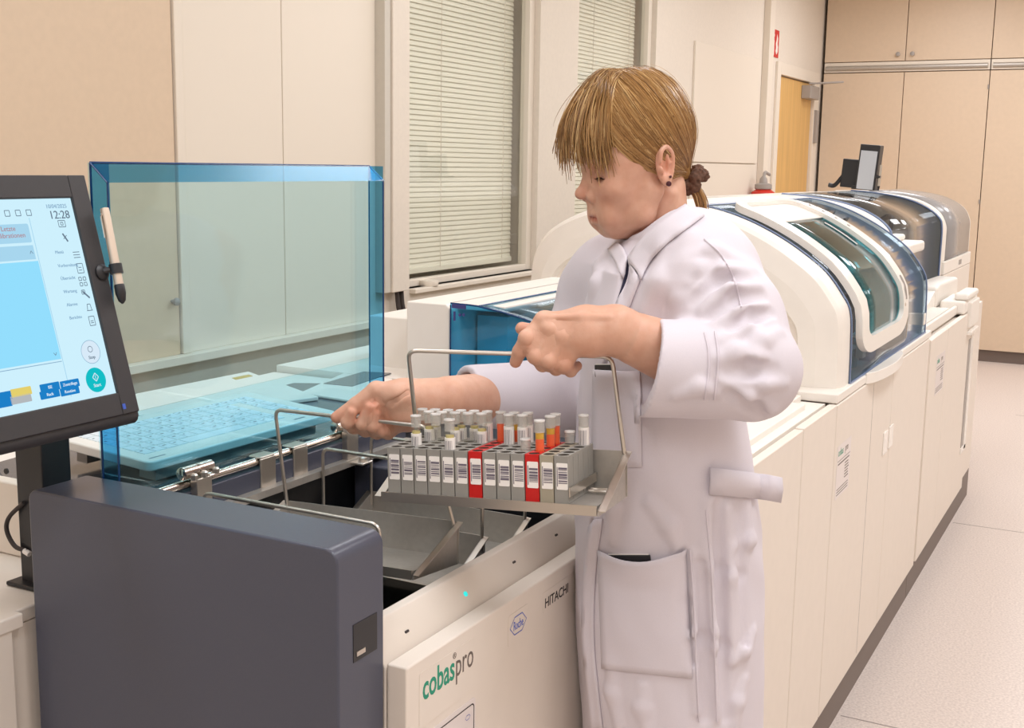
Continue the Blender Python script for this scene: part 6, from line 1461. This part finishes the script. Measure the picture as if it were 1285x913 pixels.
def side(n_, s):
    q = rng.uniform(-0.42, 1.0, n_); j = lambda a: rng.normal(0, a, n_)
    u0 = np.stack([0.72 - 1.0 * q + j(.06), s * (0.06 + 0.05 * rng.random(n_)) , np.full(n_, 1.0)], 1)
    um = np.stack([0.30 - 1.05 * q + j(.05), s * (1.05 - 0.35 * np.maximum(q, 0)), -0.34 + 0.85 * np.maximum(q, 0) + 0.12 * np.minimum(q, 0) + j(.03)], 1) * 1.35
    u1 = np.stack([np.full(n_, -1.0), s * (0.12 + 0.05 * rng.random(n_)), np.full(n_, -0.62) + j(.04)], 1)
    t = np.linspace(0, 1, 14)[None, :, None]; u = (1 - t) ** 2 * u0[:, None] + 2 * t * (1 - t) * um[:, None] + t * t * u1[:, None]; u /= np.linalg.norm(u, axis=2, keepdims=True)
    lift = (1.012 + 0.02 * rng.random(n_))[:, None, None] + 0.008 * np.sin(t * 9 + rng.random(n_)[:, None, None] * 6)
    A = EC + u * ERD * lift
    end = np.array([-8.7, 0, -2.3]); w = np.clip((t - 0.86) / 0.14, 0, 1); A = A * (1 - w) + end * w
    return A
def fringe(n_):
    q = rng.uniform(-1, 1, n_); j = lambda a: rng.normal(0, a, n_); I_ = lambda ys: np.interp(q, [-1, -0.4, 0.1, 0.5, 1.0], ys)
    P0 = np.stack([2.2 + j(1.0) - 1.0 * np.abs(q), I_([-1.6, -.6, .1, .8, 1.6]) + j(.3), I_([11.2, 11.7, 11.8, 11.7, 11.2])], 1)
    P1 = np.stack([I_([5.4, 6.6, 6.9, 6.0, 4.6]) + j(.25), I_([-3.6, -1.6, .2, 2.4, 5.0]), I_([10.2, 10.5, 10.6, 10.4, 9.8])], 1)
    P2 = np.stack([I_([8.6, 9.6, 9.7, 8.2, 5.6]) + j(.3), I_([-4.6, -2.2, .4, 3.6, 6.6]), I_([4.6, 5.2, 5.2, 4.4, 3.6])], 1)
    P3 = np.stack([I_([7.2, 9.2, 8.6, 6.6, 3.8]) + j(.45), I_([-5.0, -2.4, .6, 4.0, 5.8]) + j(.25), I_([-.2, 1.2, .1, -.7, -.4]) + j(1.15)], 1)
    t = np.linspace(0, 1, 12)[None, :, None]
    return (1 - t) ** 3 * P0[:, None] + 3 * t * (1 - t) ** 2 * P1[:, None] + 3 * t * t * (1 - t) * P2[:, None] + t ** 3 * P3[:, None]
def tail(n_):
    a = rng.uniform(0, 2 * math.pi, n_); rr = np.sqrt(rng.random(n_)); t = np.linspace(0, 1, 10)
    ctr = np.stack([np.interp(t, [0, .3, .65, 1], [-8.2, -9.6, -10.7, -11.3]), np.zeros(10), np.interp(t, [0, .3, .65, 1], [-2.3, -3.4, -5.8, -8.6])], 1)
    wd = np.interp(t, [0, .15, .5, 1], [0.9, 0.9, 1.35, 0.55])
    off = np.stack([np.cos(a) * rr * 0.9, np.sin(a) * rr, np.cos(a) * rr * 0.45], 1)
    L_ = (0.8 + 0.2 * rng.random(n_))[:, None, None]
    A = ctr[None] + off[:, None] * wd[None, :, None]; return A[:, :1] + (A - A[:, :1]) * L_
A1 = side(950, 1); A2 = side(330, -1); A3 = fringe(430); A4 = tail(150)
strands(to_world(A1), rng.uniform(0.0007, 0.0015, len(A1)), hm); strands(to_world(A2), rng.uniform(0.0008, 0.0015, len(A2)), hm)
strands(to_world(A3), rng.uniform(0.0005, 0.0011, len(A3)), hm); strands(to_world(A4), rng.uniform(0.0008, 0.0014, len(A4)), hm)
# a few loose hairs
A5 = side(40, 1); A5 = A5 + rng.normal(0, 0.25, (40, 1, 3)) + np.array([0, 0, 0.2]); strands(to_world(A5), np.full(40, 0.0003), hm)
A6 = fringe(50); A6 = A6 + rng.normal(0, 0.35, (50, 1, 3)); strands(to_world(A6), np.full(50, 0.0003), hm)
obj('hair', hm, 'hair', WOMAN, smooth=True).data.polygons.foreach_set('use_smooth', [True] * len(hm.f))
# scrunchie and ear studs
SCF = Field(); sc0 = H(-9.2, 0, -2.6); sax = nrm(FW * -0.72 + UP * -0.69); su = nrm(np.cross(sax, LF))
for k in range(11):
    t = 2 * math.pi * k / 11; p = sc0 + (LF * math.cos(t) + su * math.sin(t)) * 1.35 * c_ + sax * (0.35 if k % 2 else -0.35) * c_; SCF.ell(p, np.array((0.95, 0.85, 0.95)) * c_, k=0.15 * c_)
SCF.add(lambda P: 0.0016 * np.sin(620 * P[:, 0]) * np.sin(580 * P[:, 1] + 1) * np.sin(640 * P[:, 2]), (0, 0, 0), 100, op='d')
lo, hi = box_of(sc0, pad=0.035); field_mesh('scrunchie', [nets(SCF, lo, hi, 0.0012)], 'scrunchie', WOMAN)
mm_ = pbsdf('dark_garnet', srgb(70, 24, 34), 0.2)
for a in ((0.3, 0.80, -2.35), (-0.25, 0.72, -1.55)):
    big = a[2] < -2; st_ = MB(); st_.lathe(EAR(*a), [(0.0004, 0), ((0.0034 if big else 0.0017), 0.0006), ((0.0034 if big else 0.0017), 0.0024), (0.0006, 0.0034)], LF, 12)
    obj('ear_stud', st_, mm_, WOMAN, smooth=True)
lash = MB(); P_ = []
for s in (1, -1):
    for k in range(18):
        l = 1.9 + 2.3 * k / 17; b0 = np.array([4.85 - 0.28 * (l - 2.2), l * s, -2.42]); P_.append([b0, b0 + (0.30, 0.05 * s, -0.22), b0 + (0.55, 0.12 * s, -0.20)])
strands(to_world(np.array(P_)), np.full(len(P_), 0.0006), lash)
obj('eyelashes', lash, pbsdf('lash_brown', srgb(70, 46, 32), 0.6), WOMAN)
brow = MB(); P_ = []
for s in (1, -1):
    for k in range(40):
        u = k / 39; b0 = np.array([5.55 - 1.6 * u * u - 0.3 * u, (1.3 + 3.4 * u) * s, 0.15 + 0.35 * math.sin(2.4 * u)]) + rng.normal(0, 0.10, 3); P_.append([b0, b0 + (-0.1, 0.3 * s, 0.12), b0 + (-0.25, 0.6 * s, 0.12)])
strands(to_world(np.array(P_)), np.full(len(P_), 0.0004), brow)
obj('eyebrows', brow, 'hair', WOMAN)
# ================================================================ LIGHT
def area(name, loc, sx, sy, power, col, rot=(0, 0, 0)):
    l = bpy.data.lights.new(name, 'AREA'); l.shape = 'RECTANGLE'; l.size = sx; l.size_y = sy; l.energy = power; l.color = col
    o = bpy.data.objects.new(name, l); COL.objects.link(o); o.location = loc; o.rotation_euler = rot; return o
warm = (0.95, 0.985, 1.04)
for x, pw in ((-1.45, 18), (0.3, 31), (2.3, 14)):
    for y in (-1.4, 1.2, 3.8, 6.4, 9.0):
        area('ceiling_lamp', (x, y, ZC - 0.02), 0.5, 1.4, pw * LP * (1.35 if y > 8 else 1.0), warm)
w = bpy.data.worlds.new('world'); SC.world = w; w.use_nodes = True
w.node_tree.nodes['Background'].inputs['Color'].default_value = (1.0, 0.9, 0.8, 1); w.node_tree.nodes['Background'].inputs['Strength'].default_value = 0.15
vs_ = SC.view_settings; vs_.view_transform = 'Standard'; vs_.look = 'None'; vs_.gamma = 1.0; vs_.exposure = EXPO; vs_.use_curve_mapping = False
SC.display_settings.display_device = 'sRGB'
SC.cycles.use_denoising = True
SC.cycles.max_bounces = 10; SC.cycles.transparent_max_bounces = 24; SC.cycles.diffuse_bounces = 5
